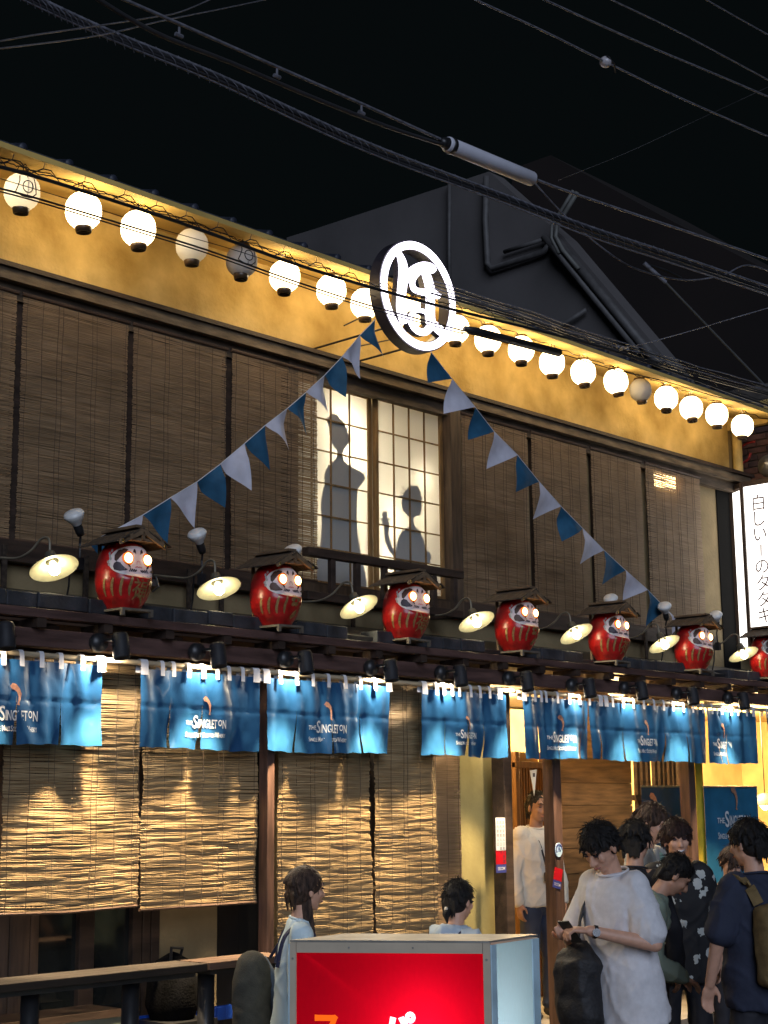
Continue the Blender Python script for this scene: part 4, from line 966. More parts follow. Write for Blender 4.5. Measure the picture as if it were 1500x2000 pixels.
for k, ch in enumerate('白しいーのタタキ'):
    v, f = text_tris('｜' if ch == 'ー' else ch, .175, 1, .002); zc_ = 4.79 - k * .160; mx = (max(x for x, _ in v) + min(x for x, _ in v)) / 2; my = (max(z for _, z in v) + min(z for _, z in v)) / 2
    if ch == 'ー': MB().prism([(13.592, -.394, zc_ + .06), (13.592, -.41, zc_ + .065), (13.592, -.404, zc_ - .06), (13.592, -.39, zc_ - .05)], (-.001, 0, 0)).build('lettering', M_BROWNINK, sg); continue
    MB().add([(13.592, -.40 - (x - mx), zc_ + (z - my)) for x, z in v], f).build('lettering', M_BROWNINK, sg)
for k, ch in enumerate('バ・ラ'):
    v, f = text_tris(ch, .06, .8, 0); d = (Vector(pl[1]) - Vector(pl[0])).normalized(); zc_ = 4.32 - k * .10
    MB().add([(13.655 + d.x * x - .012, -.13 + d.y * x - .004, zc_ + z) for x, z in v], f).build('lettering', M_BROWNINK, sg)
MB().box((13.9, -.5, 4.2), (14.32, -.4, 4.26)).box((13.9, -.5, 3.6), (14.32, -.4, 3.66)).build('wall_bracket', M_BLACK, sg)

# ================================================================== OVERHEAD CABLES
def cable(label, pts, Y, r, m=M_RUBBER, k=5, name='overhead_cable', grp='cables crossing the night sky', Y1=None, extra=None):
    r *= .8
    sp = smooth_pts(pts, k); n = len(sp) - 1
    P = [at(p[0], p[1], Y=Y if Y1 is None else Y + (Y1 - Y) * i / n) for i, p in enumerate(sp)]
    if extra is None:
        o = MB().tube(P, r, 6).build(name, m, smooth=True); return tag(o, label, 'cable', grp), P
    t = thing(name, label, 'cable', P[0], group=grp); MB().tube(P, r, 6).build('messenger_wire', m, t, smooth=True); return t, P
def hangers(t, P, step, r, name, m, dz=0):
    d = 0
    for a, b in zip(P[:-1], P[1:]):
        d += (b - a).length
        if d > step:
            d = 0; MB().tube([b + Vector((-.012, 0, .008)), b + Vector((0, 0, -r)), b + Vector((.012, 0, .008))], .005, 5).build(name, m, t)
c, P = cable('thin bluish cable carrying the white splice tube, with small clips', [(200, -20), (245, 0), (540, 130), (705, 202), (865, 274), (1045, 350), (1200, 405), (1350, 455), (1540, 520)], -3, .010, M_GREYCABLE, extra=1)
for px, py in ((350, 53), (541, 134), (706, 206)):
    p = at(px, py, Y=-3); MB().tube([p, p + Vector((0, 0, -.035))], .006, 6).tube([p + Vector((-.02, 0, -.04)), p + Vector((.02, 0, -.04))], .010, 6).build('cable_clip', M_GREYCABLE, c)
spl = thing('splice_closure', 'white cylindrical cable splice tube hanging in the sky right of centre', 'splice tube', at(955, 312, Y=-3))
a = at(872, 281, Y=-3); b = at(1040, 350, Y=-3)
d = (b - a).normalized()
MB().tube([a, a + d * .01, b - d * .01, b], [.036, .042, .042, .034], 20).build('tube_body', mat('white_plastic', (.60, .60, .68), .45, var=.06), spl, smooth=True)
for cc_ in (MB().tube([a - d * .05, a + d * .0], [.02, .036], 14), MB().tube([a + d * .02, a + d * .05], [.0445, .0445], 20), MB().tube([b, b + d * .04], [.03, .012], 12)): cc_.build('end_collar', M_BLACK, spl, smooth=True)
cable('drooping dark cable just under the bluish one', [(170, -15), (300, 62), (450, 122), (600, 186), (750, 245), (862, 282)], -3.02, .013, mat('dim_cable', (.03, .03, .034), .5))
b1, P1 = cable('heavy lashed cable bundle crossing the sky from the upper left to the right edge', [(-40, -62), (85, 0), (215, 60), (420, 143), (600, 226), (750, 292), (990, 382), (1150, 442), (1320, 498), (1560, 580)], -3.05, .009, M_GREYCABLE, extra=1)
for j, (dy, r, m) in enumerate([(7, .010, M_RUBBER), (13, .008, mat('dim_cable', (.03, .03, .034), .5)), (18, .0045, M_GREYCABLE)]):
    pts = [(x, y + dy + 2 * sin(x * .01 + j)) for x, y in [(-40, -62), (85, 0), (215, 60), (420, 143), (600, 226), (750, 292), (990, 382), (1150, 442), (1320, 498), (1560, 580)]]
    MB().tube([at(*p, Y=-3.05) for p in smooth_pts(pts, 6)], r, 6).build('bundled_cable', m, b1, smooth=True)
q = 0
for i in range(2, len(P1) - 1, 1):
    for fr in (0, .5):
        p = P1[i] * (1 - fr) + P1[i + 1] * fr
        MB().tube([p + Vector((-.03, 0, .01)), p + Vector((.0, -.02, -.03)), p + Vector((.03, 0, -.055))], .0018, 4).build('lashing', M_GREYCABLE, b1)
cable('thin wire crossing the heavy bundle at the upper left, lower strand', [(-20, 97), (90, 84), (200, 68), (320, 40), (430, 18), (540, -5)], -4, .004, M_GREYCABLE, Y1=-2)
cable('thin twisted wire crossing at the upper left, upper strand', [(-20, 84), (70, 68), (180, 52), (290, 35), (350, 24), (420, -5)], -4, .004, M_GREYCABLE, Y1=-2)
cable('wire with the glass ball in the upper right sky', [(900, -15), (930, 0), (1060, 60), (1183, 121), (1330, 192), (1540, 284)], -3, .008, M_GREYCABLE)
cable('second wire of the upper right sky, right of the glass ball', [(1030, -16), (1065, 0), (1170, 48), (1280, 96), (1400, 146), (1540, 206)], -3, .008, M_GREYCABLE)
cable('third wire of the upper right sky', [(1170, -14), (1195, 0), (1300, 50), (1400, 102), (1540, 178)], -3.3, .006, M_GREYCABLE)
cable('short wire cutting the top right corner', [(1355, -14), (1380, 0), (1450, 40), (1540, 90)], -3.3, .006, M_GREYCABLE)
bp_ = at(1183, 121, Y=-3); ball = thing('insulator_ball', 'pale round insulator ball threaded on the wire in the upper right sky', 'insulator', bp_)
MB().lathe([(.036 * sin(a) * (1 + .04 * cos(a * 9)), .036 * cos(a)) for a in np.linspace(.02, pi - .02, 16)], 20, Matrix.Translation(bp_) @ Matrix.Rotation(R(70), 4, 'Y')).build('ball', mat('glazed_porcelain', (.55, .52, .55), .2, var=.15, scale=60), ball, smooth=True)
MB().tube([bp_ + Vector((-.03, -.03, .02)), bp_ + Vector((.04, -.035, -.01)), bp_ + Vector((.10, 0, -.035))], .006, 6).build('wire_loop', M_BLACK, ball)
cable('thin wire sagging from the splice tube to the right edge', [(1043, 356), (1110, 428), (1200, 502), (1262, 532), (1340, 547), (1410, 538), (1462, 518), (1540, 545)], -2.9, .007, M_GREYCABLE)
cable('faint thin wire rising to the upper right over the dark building', [(1090, 352), (1220, 300), (1350, 240), (1500, 170)], -2, .0025, mat('dim_cable', (.03, .03, .034), .5), Y1=-3)
cable('thin wire from the eaves up to the right edge', [(1205, 681), (1255, 672), (1350, 646), (1430, 622), (1540, 590)], -.9, .0045, M_GREYCABLE, Y1=-2.2)
i0 = at(1210, 679, Y=-.9); ins = thing('strain_insulator', 'small pale insulators clipped on the eaves at the thin wire', 'insulator', i0)
for k in range(3):
    p = i0 + Vector((-.02 + .07 * k, 0, .012 * k)); MB().lathe([(.001, -.02), (.016, -.016), (.02, 0), (.012, .012), (.001, .016)], 12, Matrix.Translation(p) @ Matrix.Rotation(R(80), 4, 'Y')).build('insulator_disc', M_GREYCABLE, ins, smooth=True)
pa = thing('pole_stay', 'long thin grey pole slanting down to the right edge over the dark sky', 'pole', at(1262, 515, Y=-.3))
pp = [at(1258, 514, Y=-.2), at(1300, 552, Y=-.3), at(1500, 760, Y=-.6)]
MB().tube([pp[0], pp[1]], .022, 10).build('collar', M_GREYCABLE, pa); MB().tube(pp[1:] + [pp[2] + (pp[2] - pp[1]) * .3], .012, 8).build('rod', mat('dull_steel', (.14, .14, .14), .5, .4), pa)
MB().tube([at(1262, 516, Y=-.2), at(1300, 528, Y=-.2), at(1330, 543, Y=-.2)], .014, 8).build('branch', M_RUBBER, pa)
# cables strung in front of the eaves
t, P = cable('thick black lashed cable running in front of the whole lantern row', [(-40, 316), (60, 342), (250, 401), (400, 452), (560, 510), (720, 560), (890, 606), (1050, 645), (1200, 686), (1320, 728), (1440, 772), (1560, 812)], -1.35, .013, M_RUBBER, grp='cables in front of the lanterns', extra=1)
for k, a in enumerate(P[:-1]):
    b = P[k + 1]
    pts = [a + (b - a) * f + Vector((0, 0, .028 + .022 * mnoise.noise(Vector((k * 1.0 + f, 3, 0))) + .008 * sin(f * 12))) for f in (0, .25, .5, .75, 1)]
    MB().tube(pts, .0035, 4).build('loose_wire', M_RUBBER, t)
    if k % 2 == 0: MB().tube([a + Vector((-.10, 0, .01)), a + Vector((-.03, 0, .055)), a + Vector((.02, 0, .06)), a + Vector((.09, 0, .0))], .0035, 4).tube([a + Vector((-.03, 0, .05)), a + Vector((-.02, 0, .09))], .002, 4).build('tie_wire', M_RUBBER, t)
for k, (off, r, l) in enumerate([(40, .007, 'upper'), (46, .0055, 'lower')]):
    cable(l + ' thin black cable of the pair crossing the middles of the lanterns', [(-40, 316 + off + 2), (60, 344 + off), (240, 398 + off), (400, 447 + off), (560, 500 + off + 4), (720, 552 + off + 4), (905, 606 + off)], -1.30, r, M_RUBBER, grp='cables in front of the lanterns')
cable('fine black wire crossing the upper parts of the left lanterns', [(-40, 337), (130, 388), (300, 443), (470, 492), (640, 550), (735, 580)], -1.2, .003, M_RUBBER, grp='cables in front of the lanterns')
cable('fine black wire under the right lanterns', [(900, 648), (1000, 672), (1090, 690), (1200, 722), (1300, 745), (1400, 775), (1480, 790), (1560, 800)], -1.2, .005, M_RUBBER, grp='cables in front of the lanterns')
s0, s1 = at(908, 642, Y=-1.3), at(1092, 689, Y=-1.3)
tag(MB().tube([s0, s0 + (s1 - s0) * .1, s1], [.020, .030, .030], 14).build('cable_sleeve', M_RUBBER, smooth=True), 'thick black cable sleeve in front of the lanterns right of the neon sign', 'cable sleeve')
b2, P2 = cable('sagging bundle of grey and black cables along the eaves on the right', [(840, 572), (1010, 622), (1120, 660), (1230, 694), (1340, 728), (1440, 756), (1560, 786)], -.95, .010, M_RUBBER, grp='cables in front of the lanterns', extra=1)
for j in range(4):
    MB().tube([p + Vector((0, -.01 * j, .02 + .02 * j + .012 * mnoise.noise(Vector((i * .4, j * 5, 1))))) for i, p in enumerate(P2)], .005, 5).build('bundled_cable', M_GREYCABLE if j % 2 else M_RUBBER, b2)
# wire the lanterns hang on
hw_ = thing('lantern_wire', 'wavy black wire along the eaves that the lanterns hang from', 'wire', (4.5, -.5, 5.64))
pts = [];
for i in range(150):
    x = 4.2 + i * .0645; pts.append((x, -.5 + .02 * sin(i * 1.7), 5.645 - .018 * abs(sin(i * .38)) + .01 * mnoise.noise(Vector((i * .7, 0, 0)))))
MB().tube(pts, .004, 5).build('wire', M_RUBBER, hw_); MB().tube([(4.2, -.49, 5.665), (13.7, -.49, 5.665)], .006, 6).build('support_rod', M_RUBBER, hw_)
for i, (px, py, k) in enumerate(LAN):
    p = at(px, py, Y=-.5); MB().tube([p + Vector((0, 0, .165)), p + Vector((-.01, 0, .19)), (p.x, -.5, 5.66)], .003, 5).build('drop_wire', M_RUBBER, hw_)

# ================================================================== STREET LEVEL
# counter tables
M_TOPW = mat('counter_top', (.022, .013, .007), .8, var=.25, scale=4, bump=.15, stretch=(1, 9, 9))
for (xa, xb, y0, y1, lg, l) in ((3.6, 5.80, -1.24, -.96, (4.78, 5.42), 'long standing counter at the lower left with a pale wooden top and black legs'), (5.83, 6.45, -1.22, -.96, (5.95, 6.35), 'short darker standing counter beside the first square post')):
    t = thing('counter_table', l, 'table', (xa, -1, 0))
    for k in range(3):
        w_ = (y1 - y0) / 3; MB().bev((xa, y0 + k * w_ + .002, .985), (xb, y0 + (k + 1) * w_ - .002, 1.025), .004).build('top_plank', M_TOPW if xa < 5 else M_WOOD, t)
    MB().box((xa + .05, y0 + .05, .955), (xb - .05, y1 - .05, .983)).build('apron', M_BLACK, t)
    for x in lg: MB().tube([(x, -1.05, .0), (x, -1.05, .955)], .048, 16).build('leg', M_BLACK, t, smooth=True)
# blue skirting of plastic panels on the low plinth
M_BLUE = mat('blue_plastic_panel', (.02, .10, .62), .4, var=.1)
t = thing('blue_plastic_skirting', 'row of small blue plastic panels low behind the counter legs', 'skirting', (5.8, -.4, .5))
x = 5.80
while x < 6.72: MB().bev((x, -.42, .58), (x + .068, -.40, .665), .003).build('panel', M_BLUE, t); x += .071
MB().box((5.75, -.399, .18), (6.74, -.38, .66)).build('backing', M_BLACK, t)
t = thing('low_sill_box', 'pale low box below the dark door glass behind the counter', 'box', (5.2, -.5, .18)); MB().bev((4.9, -.55, .18), (5.75, -.25, .72)).build('box', mat('pale_green_board', (.20, .22, .17), .6), t); MB().box((4.9, -.56, .70), (5.76, -.24, .74)).build('lid', M_DKWOOD, t)
bg_ = thing('dark_bag', 'dark slumped bag on the floor under the counter', 'bag', (6.3, -.75, .18))
b = MB().lathe([(.001, 0), (.13, .0), (.16, .08), (.15, .22), (.10, .33), (.03, .37), (.001, .38)], 18, Matrix.Translation((6.12, -.55, .65))); b.build('bag_body', mat('black_nylon', (.004, .004, .005), .9, var=.4, bump=.6, scale=12, spec=.1), bg_, smooth=True)
MB().tube([(6.06, -.6, .98), (6.05, -.62, 1.06), (6.15, -.6, 1.05), (6.16, -.56, .98)], .01, 6).build('bag_handle', M_BLACK, bg_)
MB().box((5.95, -.75, .18), (6.3, -.4, .65)).build('bag_stool', M_BLACK, bg_)

# standing red light-box sign
TL, TR, BR_, BL = at(566, 1840, Z=1.27), at(957, 1842, Z=1.27), at(1050, 1828.5, Z=1.27), at(640, 1829, Z=1.27)
BL = TL + (BR_ - TR)
def q3(p, z): return Vector((p.x, p.y, z))
rsg = thing('red_lightbox_sign', 'standing light-box sign in the street with a lit red front and pale sides', 'sign', q3(TL, 0))
M_ALU = mat('dull_aluminium', (.60, .50, .37), .5, .0, var=.1, scale=5)
M_REDP = paper_mat('red_acrylic', (.85, .003, .022), .85); M_WHP = paper_mat('white_acrylic', (.50, .84, .98), .8)
M_ORG = mat('orange_letter', (.9, .12, .0), .5, emit=(1, .12, 0), es=.9); M_PNK = glow('white_letter', (1.0, .80, .95), 1.6)
fx = (TR - TL).normalized(); fy = (BR_ - TR).normalized(); W_ = (TR - TL).length; Dp = (BR_ - TR).length; nf = Vector((fx.y, -fx.x, 0))
if nf.dot(Vector((-1, -1, 0))) < 0: nf = -nf
fr = .035
def fp(u, z, o=0): p = TL + fx * u + nf * o; return Vector((p.x, p.y, z))
def bar(u0, u1, z0, z1, name, m, o0=0, th=.03):
    P4 = [fp(u0, z0, o0), fp(u1, z0, o0), fp(u1, z1, o0), fp(u0, z1, o0)]
    (MB().add(P4, [(0, 1, 2, 3)]) if m is M_REDP else MB().prism(P4, -nf * th)).build(name, m, rsg)
bar(0, .028, .1, 1.27, 'frame_bar', M_ALU); bar(W_ - .032, W_, .1, 1.27, 'frame_bar', M_ALU); bar(.03, W_ - .034, 1.225, 1.27, 'frame_bar', M_ALU); bar(.03, W_ - .034, .1, .14, 'frame_bar', M_ALU)
bar(.0285, W_ - .0325, .1405, 1.2245, 'red_panel', M_REDP, -.012, .004)
def side(o, name, m, u0=0, u1=1, z0=.1, z1=1.262, th=.004, out=0):
    a = o + fy * Dp * u0; b = o + fy * Dp * u1; n_ = fx if o is TR else -fx
    P4 = [q3(a + n_ * out, z0), q3(b + n_ * out, z0), q3(b + n_ * out, z1), q3(a + n_ * out, z1)]
    (MB().add(P4, [(0, 1, 2, 3)]) if m is M_WHP else MB().prism(P4, -n_ * th)).build(name, m, rsg)
side(TR, 'side_panel', M_WHP, .03, .97); side(TL, 'side_panel', M_WHP, .03, .97)
for o in (TR, TL):
    side(o, 'side_frame', mat('pale_blue_frame', (.55, .75, .85), .4), .0, .10, out=.006, th=.005); side(o, 'side_frame', mat('pale_blue_frame', (.55, .75, .85), .4), .86, 1, out=.006, th=.005)
MB().prism([q3(TL, 1.271), q3(TR, 1.271), q3(BR_, 1.271), q3(BL, 1.271)], (0, 0, .008)).build('lid', mat('pale_lid', (.42, .40, .36), .35, .5, var=.15), rsg)
MB().prism([q3(BL, .1), q3(BR_, .1), q3(BR_, 1.265), q3(BL, 1.265)], fy * -.004).build('back_panel', M_ALU, rsg)
MB().prism([q3(TL, .04), q3(TR, .04), q3(BR_, .04), q3(BL, .04)], (0, 0, .06)).build('base', M_BLACK, rsg)
for o in (TL, TR, BL, BR_): MB().tube([q3(o * .93 + (TL + BR_) / 2 * .07, 0), q3(o * .93 + (TL + BR_) / 2 * .07, .04)], .03, 12).build('castor', M_BLACK, rsg)
for u_ in (.014, W_ - .016):
    for z_ in (1.20, .62, .2): sc_ = fp(u_, z_, .0015); MB().tube([sc_, sc_ + nf * .002], .005, 10).build('screw', M_STEEL, rsg)
for u_ in (.3, .62): sc_ = fp(u_ * W_, 1.248, .0015); MB().tube([sc_, sc_ + nf * .002], .004, 10).build('screw', M_STEEL, rsg)
for vv in (.30, .55, .80):
    a_ = TR + fy * Dp * .93; MB().tube([q3(a_ + fx * .007, vv), q3(a_ + fx * .009, vv)], .005, 8).build('screw', M_STEEL, rsg)
def letter(s, u, z, size, m, xs=1, bold=.03, rot=0):
    v, f = text_tris(s, size, xs, bold); MB().add([fp(u + a, z + b, -.009) for a, b in v], f).build('lettering', m, rsg)
letter('ス', .088, .838, .165, M_ORG, .92, .035); letter('パ', .405, .838, .165, M_PNK, .95, .04)
ccc = (TL + BR_) / 2
for z, e in ((.55, 3.2), (.85, 2.6), (1.02, .5)): light('sign_tube_light', 'POINT', q3(ccc + fx * .06, z), e, (1, .95, .95), shadow_soft_size=.04)

# banners, notices, stickers
def banner(label, px0, px1, pyt, Y, lx, lw, ztext, m):
    x0 = at(px0, pyt, Y=Y).x; x1 = at(px1, pyt, Y=Y).x; zt = at((px0 + px1) / 2, pyt, Y=Y).z
    t = thing('standing_banner', label, 'banner', (x0, Y, .18), group='standing blue banners at the entrance')
    n = 12; vs = []
    for i in range(n + 1):
        for j in range(2): vs.append((x0 + (x1 - x0) * i / n, Y + .006 * sin(i * .9), (.26, zt)[j]))
    MB().add(vs, [(2 * i, 2 * i + 2, 2 * i + 3, 2 * i + 1) for i in range(n)]).build('cloth', m, t, smooth=True)
    MB().tube([(x0, Y, zt + .005), (x1, Y, zt + .005)], .010, 8).box((x0, Y - .04, .18), (x1, Y + .05, .26)).tube([((x0 + x1) / 2, Y + .03, .2), ((x0 + x1) / 2, Y + .03, zt)], .008, 6).build('stand', M_STEEL, t)
    if lw: logo(lambda u, v: (u, Y - .010 + .006 * sin((u - x0) / (x1 - x0) * n * .9), v), lx, ztext, lw, t)
    return t
M_BAN = mat('blue_banner_print', (.022, .13, .24), .45, var=.1); M_BAN2 = mat('navy_banner_print', (.008, .035, .11), .5, var=.1)
banner('standing blue-green banner with pale lettering at the right of the entrance', 1374, 1477, 1538, -.5, 12.66, .60, 1.66, M_BAN)
banner('standing navy banner half hidden behind the man in the pale jacket', 1252, 1336, 1537, .06, 12.20, .58, 1.62, M_BAN2)
yb = thing('yellow_edge_board', 'bright yellow upright board edge beside the blue-green banner', 'board', (12.1, -.45, .18))
MB().box((at(1362, 1600, Y=-.46).x, -.46, .18), (at(1376, 1600, Y=-.46).x, -.44, 2.7)).build('board', mat('yellow_board2', (.75, .50, .04), .6), yb)
# hanging paper pennant in the passage, paper notice, security stickers, round sticker
M_PAPER = mat('notice_paper', (.68, .68, .70), .7, var=.05); M_INK2 = mat('printed_ink', (.06, .06, .09), .7)
pn = at(1042, 1505, Y=-.2); t = thing('paper_pennant', 'small white paper pennant hanging in the passage above the man in white', 'pennant', pn)
MB().prism([pn + Vector((-.045, 0, .0)), pn + Vector((.045, 0, .01)), pn + Vector((.0, 0, -.20))], (0, .003, 0)).build('paper', M_PAPER, t); MB().box((pn.x - .012, pn.y - .002, pn.z - .05), (pn.x + .016, pn.y - .001, pn.z - .02)).build('mark', M_INK2, t)
YP = -.664
a, b = at(968, 1597, Y=YP), at(988, 1662, Y=YP); t = thing('paper_notice', 'white paper notice with columns of small print on the dark post', 'notice', a)
MB().box((a.x, YP, b.z), (b.x, YP + .003, a.z)).build('paper', M_PAPER, t)
for k in range(3): 
    for j, ch in enumerate('店内禁煙入口案内営業中'): 
        if j > 9 - k * 2: continue
        v, f = text_tris(ch, .026, 1, 0); MB().add([(b.x - .036 - k * .034 + x, YP - .0012, a.z - .045 - j * .031 + z) for x, z in v], f).build('lettering', M_INK2, t)
def sticker(label, px, py, Y, w, h, rot=0):
    p = at(px, py, Y=Y); t = thing('security_sticker', label, 'sticker', p, group='red and blue security stickers on the posts')
    M_ = Matrix.Translation(p) @ Matrix.Rotation(R(rot), 4, 'Y')
    MB().box((-w / 2, 0, 0), (w / 2, .003, h * .62), M_).build('red_half', mat('red_sticker', (.55, .01, .02), .35), t); MB().box((-w / 2, 0, -h * .38), (w / 2, .003, -.0005), M_).build('blue_half', mat('blue_sticker', (.05, .06, .25), .35), t)
    v, f = text_tris('SECOM', h * .20, .8, .01); mx = max(x for x, _ in v); MB().add([M_ @ Vector((x - mx / 2, -.0015, z - h * .26)) for x, z in v], f).build('lettering', M_PAPER, t)
sticker('red and blue sticker on the dark post under the paper notice', 979, 1688, YP, .115, .16)
sticker('tilted red and blue sticker on the post beside the cedar wall', 1089, 1720, -.744, .10, .15, 14)
p = at(1091, 1660, Y=-.744); t = thing('round_sticker', 'oval pale blue sticker on the post beside the cedar wall', 'sticker', p)
MB().lathe([(.001, .003), (.052, .003), (.054, 0)], 28, Matrix.Translation(p) @ Matrix.Rotation(R(90), 4, 'X') @ Matrix.Scale(.85, 4, (1, 0, 0))).build('disc', mat('silver_blue', (.5, .68, .85), .25), t)
MB().tube([p + Vector((.036 * cos(a), -.004, .042 * sin(a))) for a in np.linspace(.4, 3.6, 14)], .004, 5).tube([p + Vector((-.02, -.004, -.02)), p + Vector((.0, -.004, .02)), p + Vector((.02, -.004, -.01))], .003, 5).build('mark', mat('blue_sticker', (.05, .06, .25)), t)
# window papers seen through the reed blinds
for (px0, py0, px1, py1, l) in ((728, 1590, 778, 1645, 'pale poster faintly seen behind the blind above the red sign'),):
    a, b = at(px0, py0, Y=-.44), at(px1, py1, Y=-.44); t = thing('window_poster', l, 'poster', a); MB().box((a.x, -.44, b.z), (b.x, -.437, a.z)).build('paper', M_PAPER, t)
# shop lamp shade and bright shelf at the far right of the room
t = thing('hanging_shade', 'brown conical lampshade hanging in the bright room at the right edge', 'lampshade', at(1490, 1560, Y=.6))
p = at(1494, 1562, Y=.6); MB().lathe([(.03, .07), (.06, .06), (.20, -.05), (.205, -.06)], 24, Matrix.Translation(p)).build('shade', M_WOOD, t, smooth=True)
MB().lathe([(.001, .0), (.05, -.02), (.06, -.06), (.03, -.1), (.001, -.11)], 16, Matrix.Translation(p)).build('bulb', MATS.setdefault('hb', glow('hanging_bulb', (1, .75, .4), 15)), t, smooth=True)
MB().tube([p + Vector((0, 0, .07)), (p.x, p.y, 2.87)], .005, 6).build('cord', M_BLACK, t)
light('hanging_shade_light', 'POINT', p + Vector((0, 0, -.12)), 22, (1, .74, .38), shadow_soft_size=.05)

# ================================================================== PEOPLE
M_SKIN = mat('skin', (.66, .37, .255), .5, var=.06, scale=30); M_SKIN2 = mat('skin_dim', (.56, .31, .21), .5, var=.06, scale=30)
def hairmat(name, c):
    m = mat(name, c, .55, var=.5, scale=14, bump=.8, bscale=60, stretch=(5, 5, 1), spec=.35); return m
M_HBLK = hairmat('black_hair', (.014, .012, .012)); M_HBRN = hairmat('dark_brown_hair', (.070, .040, .028)); M_HRED = hairmat('reddish_hair', (.035, .014, .012))
def ball(mb, c, r, M=None, n=14):
    """ellipsoid; r three radii; M rotation"""
    r = (r, r, r) if isinstance(r, (int, float)) else r; vs = []; k = n // 2 + 2
    for j in range(k + 1):
        a = pi * j / k
        for i in range(n):
            b = 2 * pi * i / n; v = Vector((r[0] * sin(a) * cos(b), r[1] * sin(a) * sin(b), r[2] * cos(a)))
            if M is not None: v = M @ v
            vs.append(v + Vector(c))
    fs = [(j * n + i, j * n + (i + 1) % n, (j + 1) * n + (i + 1) % n, (j + 1) * n + i) for j in range(k) for i in range(n)]
    mb.add(vs, fs)
def cone(mb, p, q, a, b, n=12):
    p = Vector(p); q = Vector(q); d = (q - p)
    if d.length < 1e-4: return ball(mb, p, a, n=n)
    L_ = d.length; dn = d / L_; pts = []; rs = []
    for k in range(4):
        t = pi / 2 * (1 - k / 4); pts.append(p - dn * a * sin(t) * .999); rs.append(max(.0008, a * cos(t)))
    pts.append(p); rs.append(a); pts.append(q); rs.append(b)
    for k in range(1, 5):
        t = pi / 2 * k / 4; pts.append(q + dn * b * sin(t) * .999); rs.append(max(.0008, b * cos(t)))
    mb.tube(pts, rs, n)
def remesh(mb, voxel, name, m, parent, smooth=4, wrinkle=0.0, wscale=9, label=None):
    """union of overlapping solids as one continuous skin"""
    me = mb.mesh(name, m); o = bpy.data.objects.new(name, me); col.objects.link(o)
    md = o.modifiers.new('r', 'REMESH'); md.mode = 'VOXEL'; md.voxel_size = voxel; md.use_smooth_shade = True
    if smooth: s = o.modifiers.new('s', 'SMOOTH'); s.factor = .5; s.iterations = smooth
    ev = o.evaluated_get(bpy.context.evaluated_depsgraph_get()); new = bpy.data.meshes.new_from_object(ev)
    new.name = name; o.modifiers.clear(); o.data = new; bpy.data.meshes.remove(me)
    if not new.materials: new.materials.append(m)
    if wrinkle:
        n = len(new.vertices); co = np.empty(n * 3); new.vertices.foreach_get('co', co); co = co.reshape(-1, 3); no = np.empty(n * 3); new.vertices.foreach_get('normal', no); no = no.reshape(-1, 3)
        X_, Y_, Z_ = co[:, 0], co[:, 1], co[:, 2]; wp = .35 * vnoise(X_ * 6 + 3, Z_ * 5, 4)
        f1 = 1 - np.abs(vnoise((X_ + Y_ * .8) * 12 + wp * 3, Z_ * 3.2 + wp, 3)); f2 = 1 - np.abs(vnoise((X_ - Z_ * .8) * 9 + wp * 2, (X_ + Z_ + Y_) * 3.2, 8)); f3 = 1 - np.abs(vnoise((X_ + Z_ * .9) * 10, (Y_ - Z_) * 3.5 + wp * 2, 12))
        w = (f1 ** 3 + f2 ** 4 + f3 ** 4) * 1.1 - .75
        co += no * (w * wrinkle)[:, None]; new.vertices.foreach_set('co', co.ravel()); new.update()
    new.polygons.foreach_set('use_smooth', [True] * len(new.polygons))
    o.parent = parent
    if label: o['label'] = label
    return o
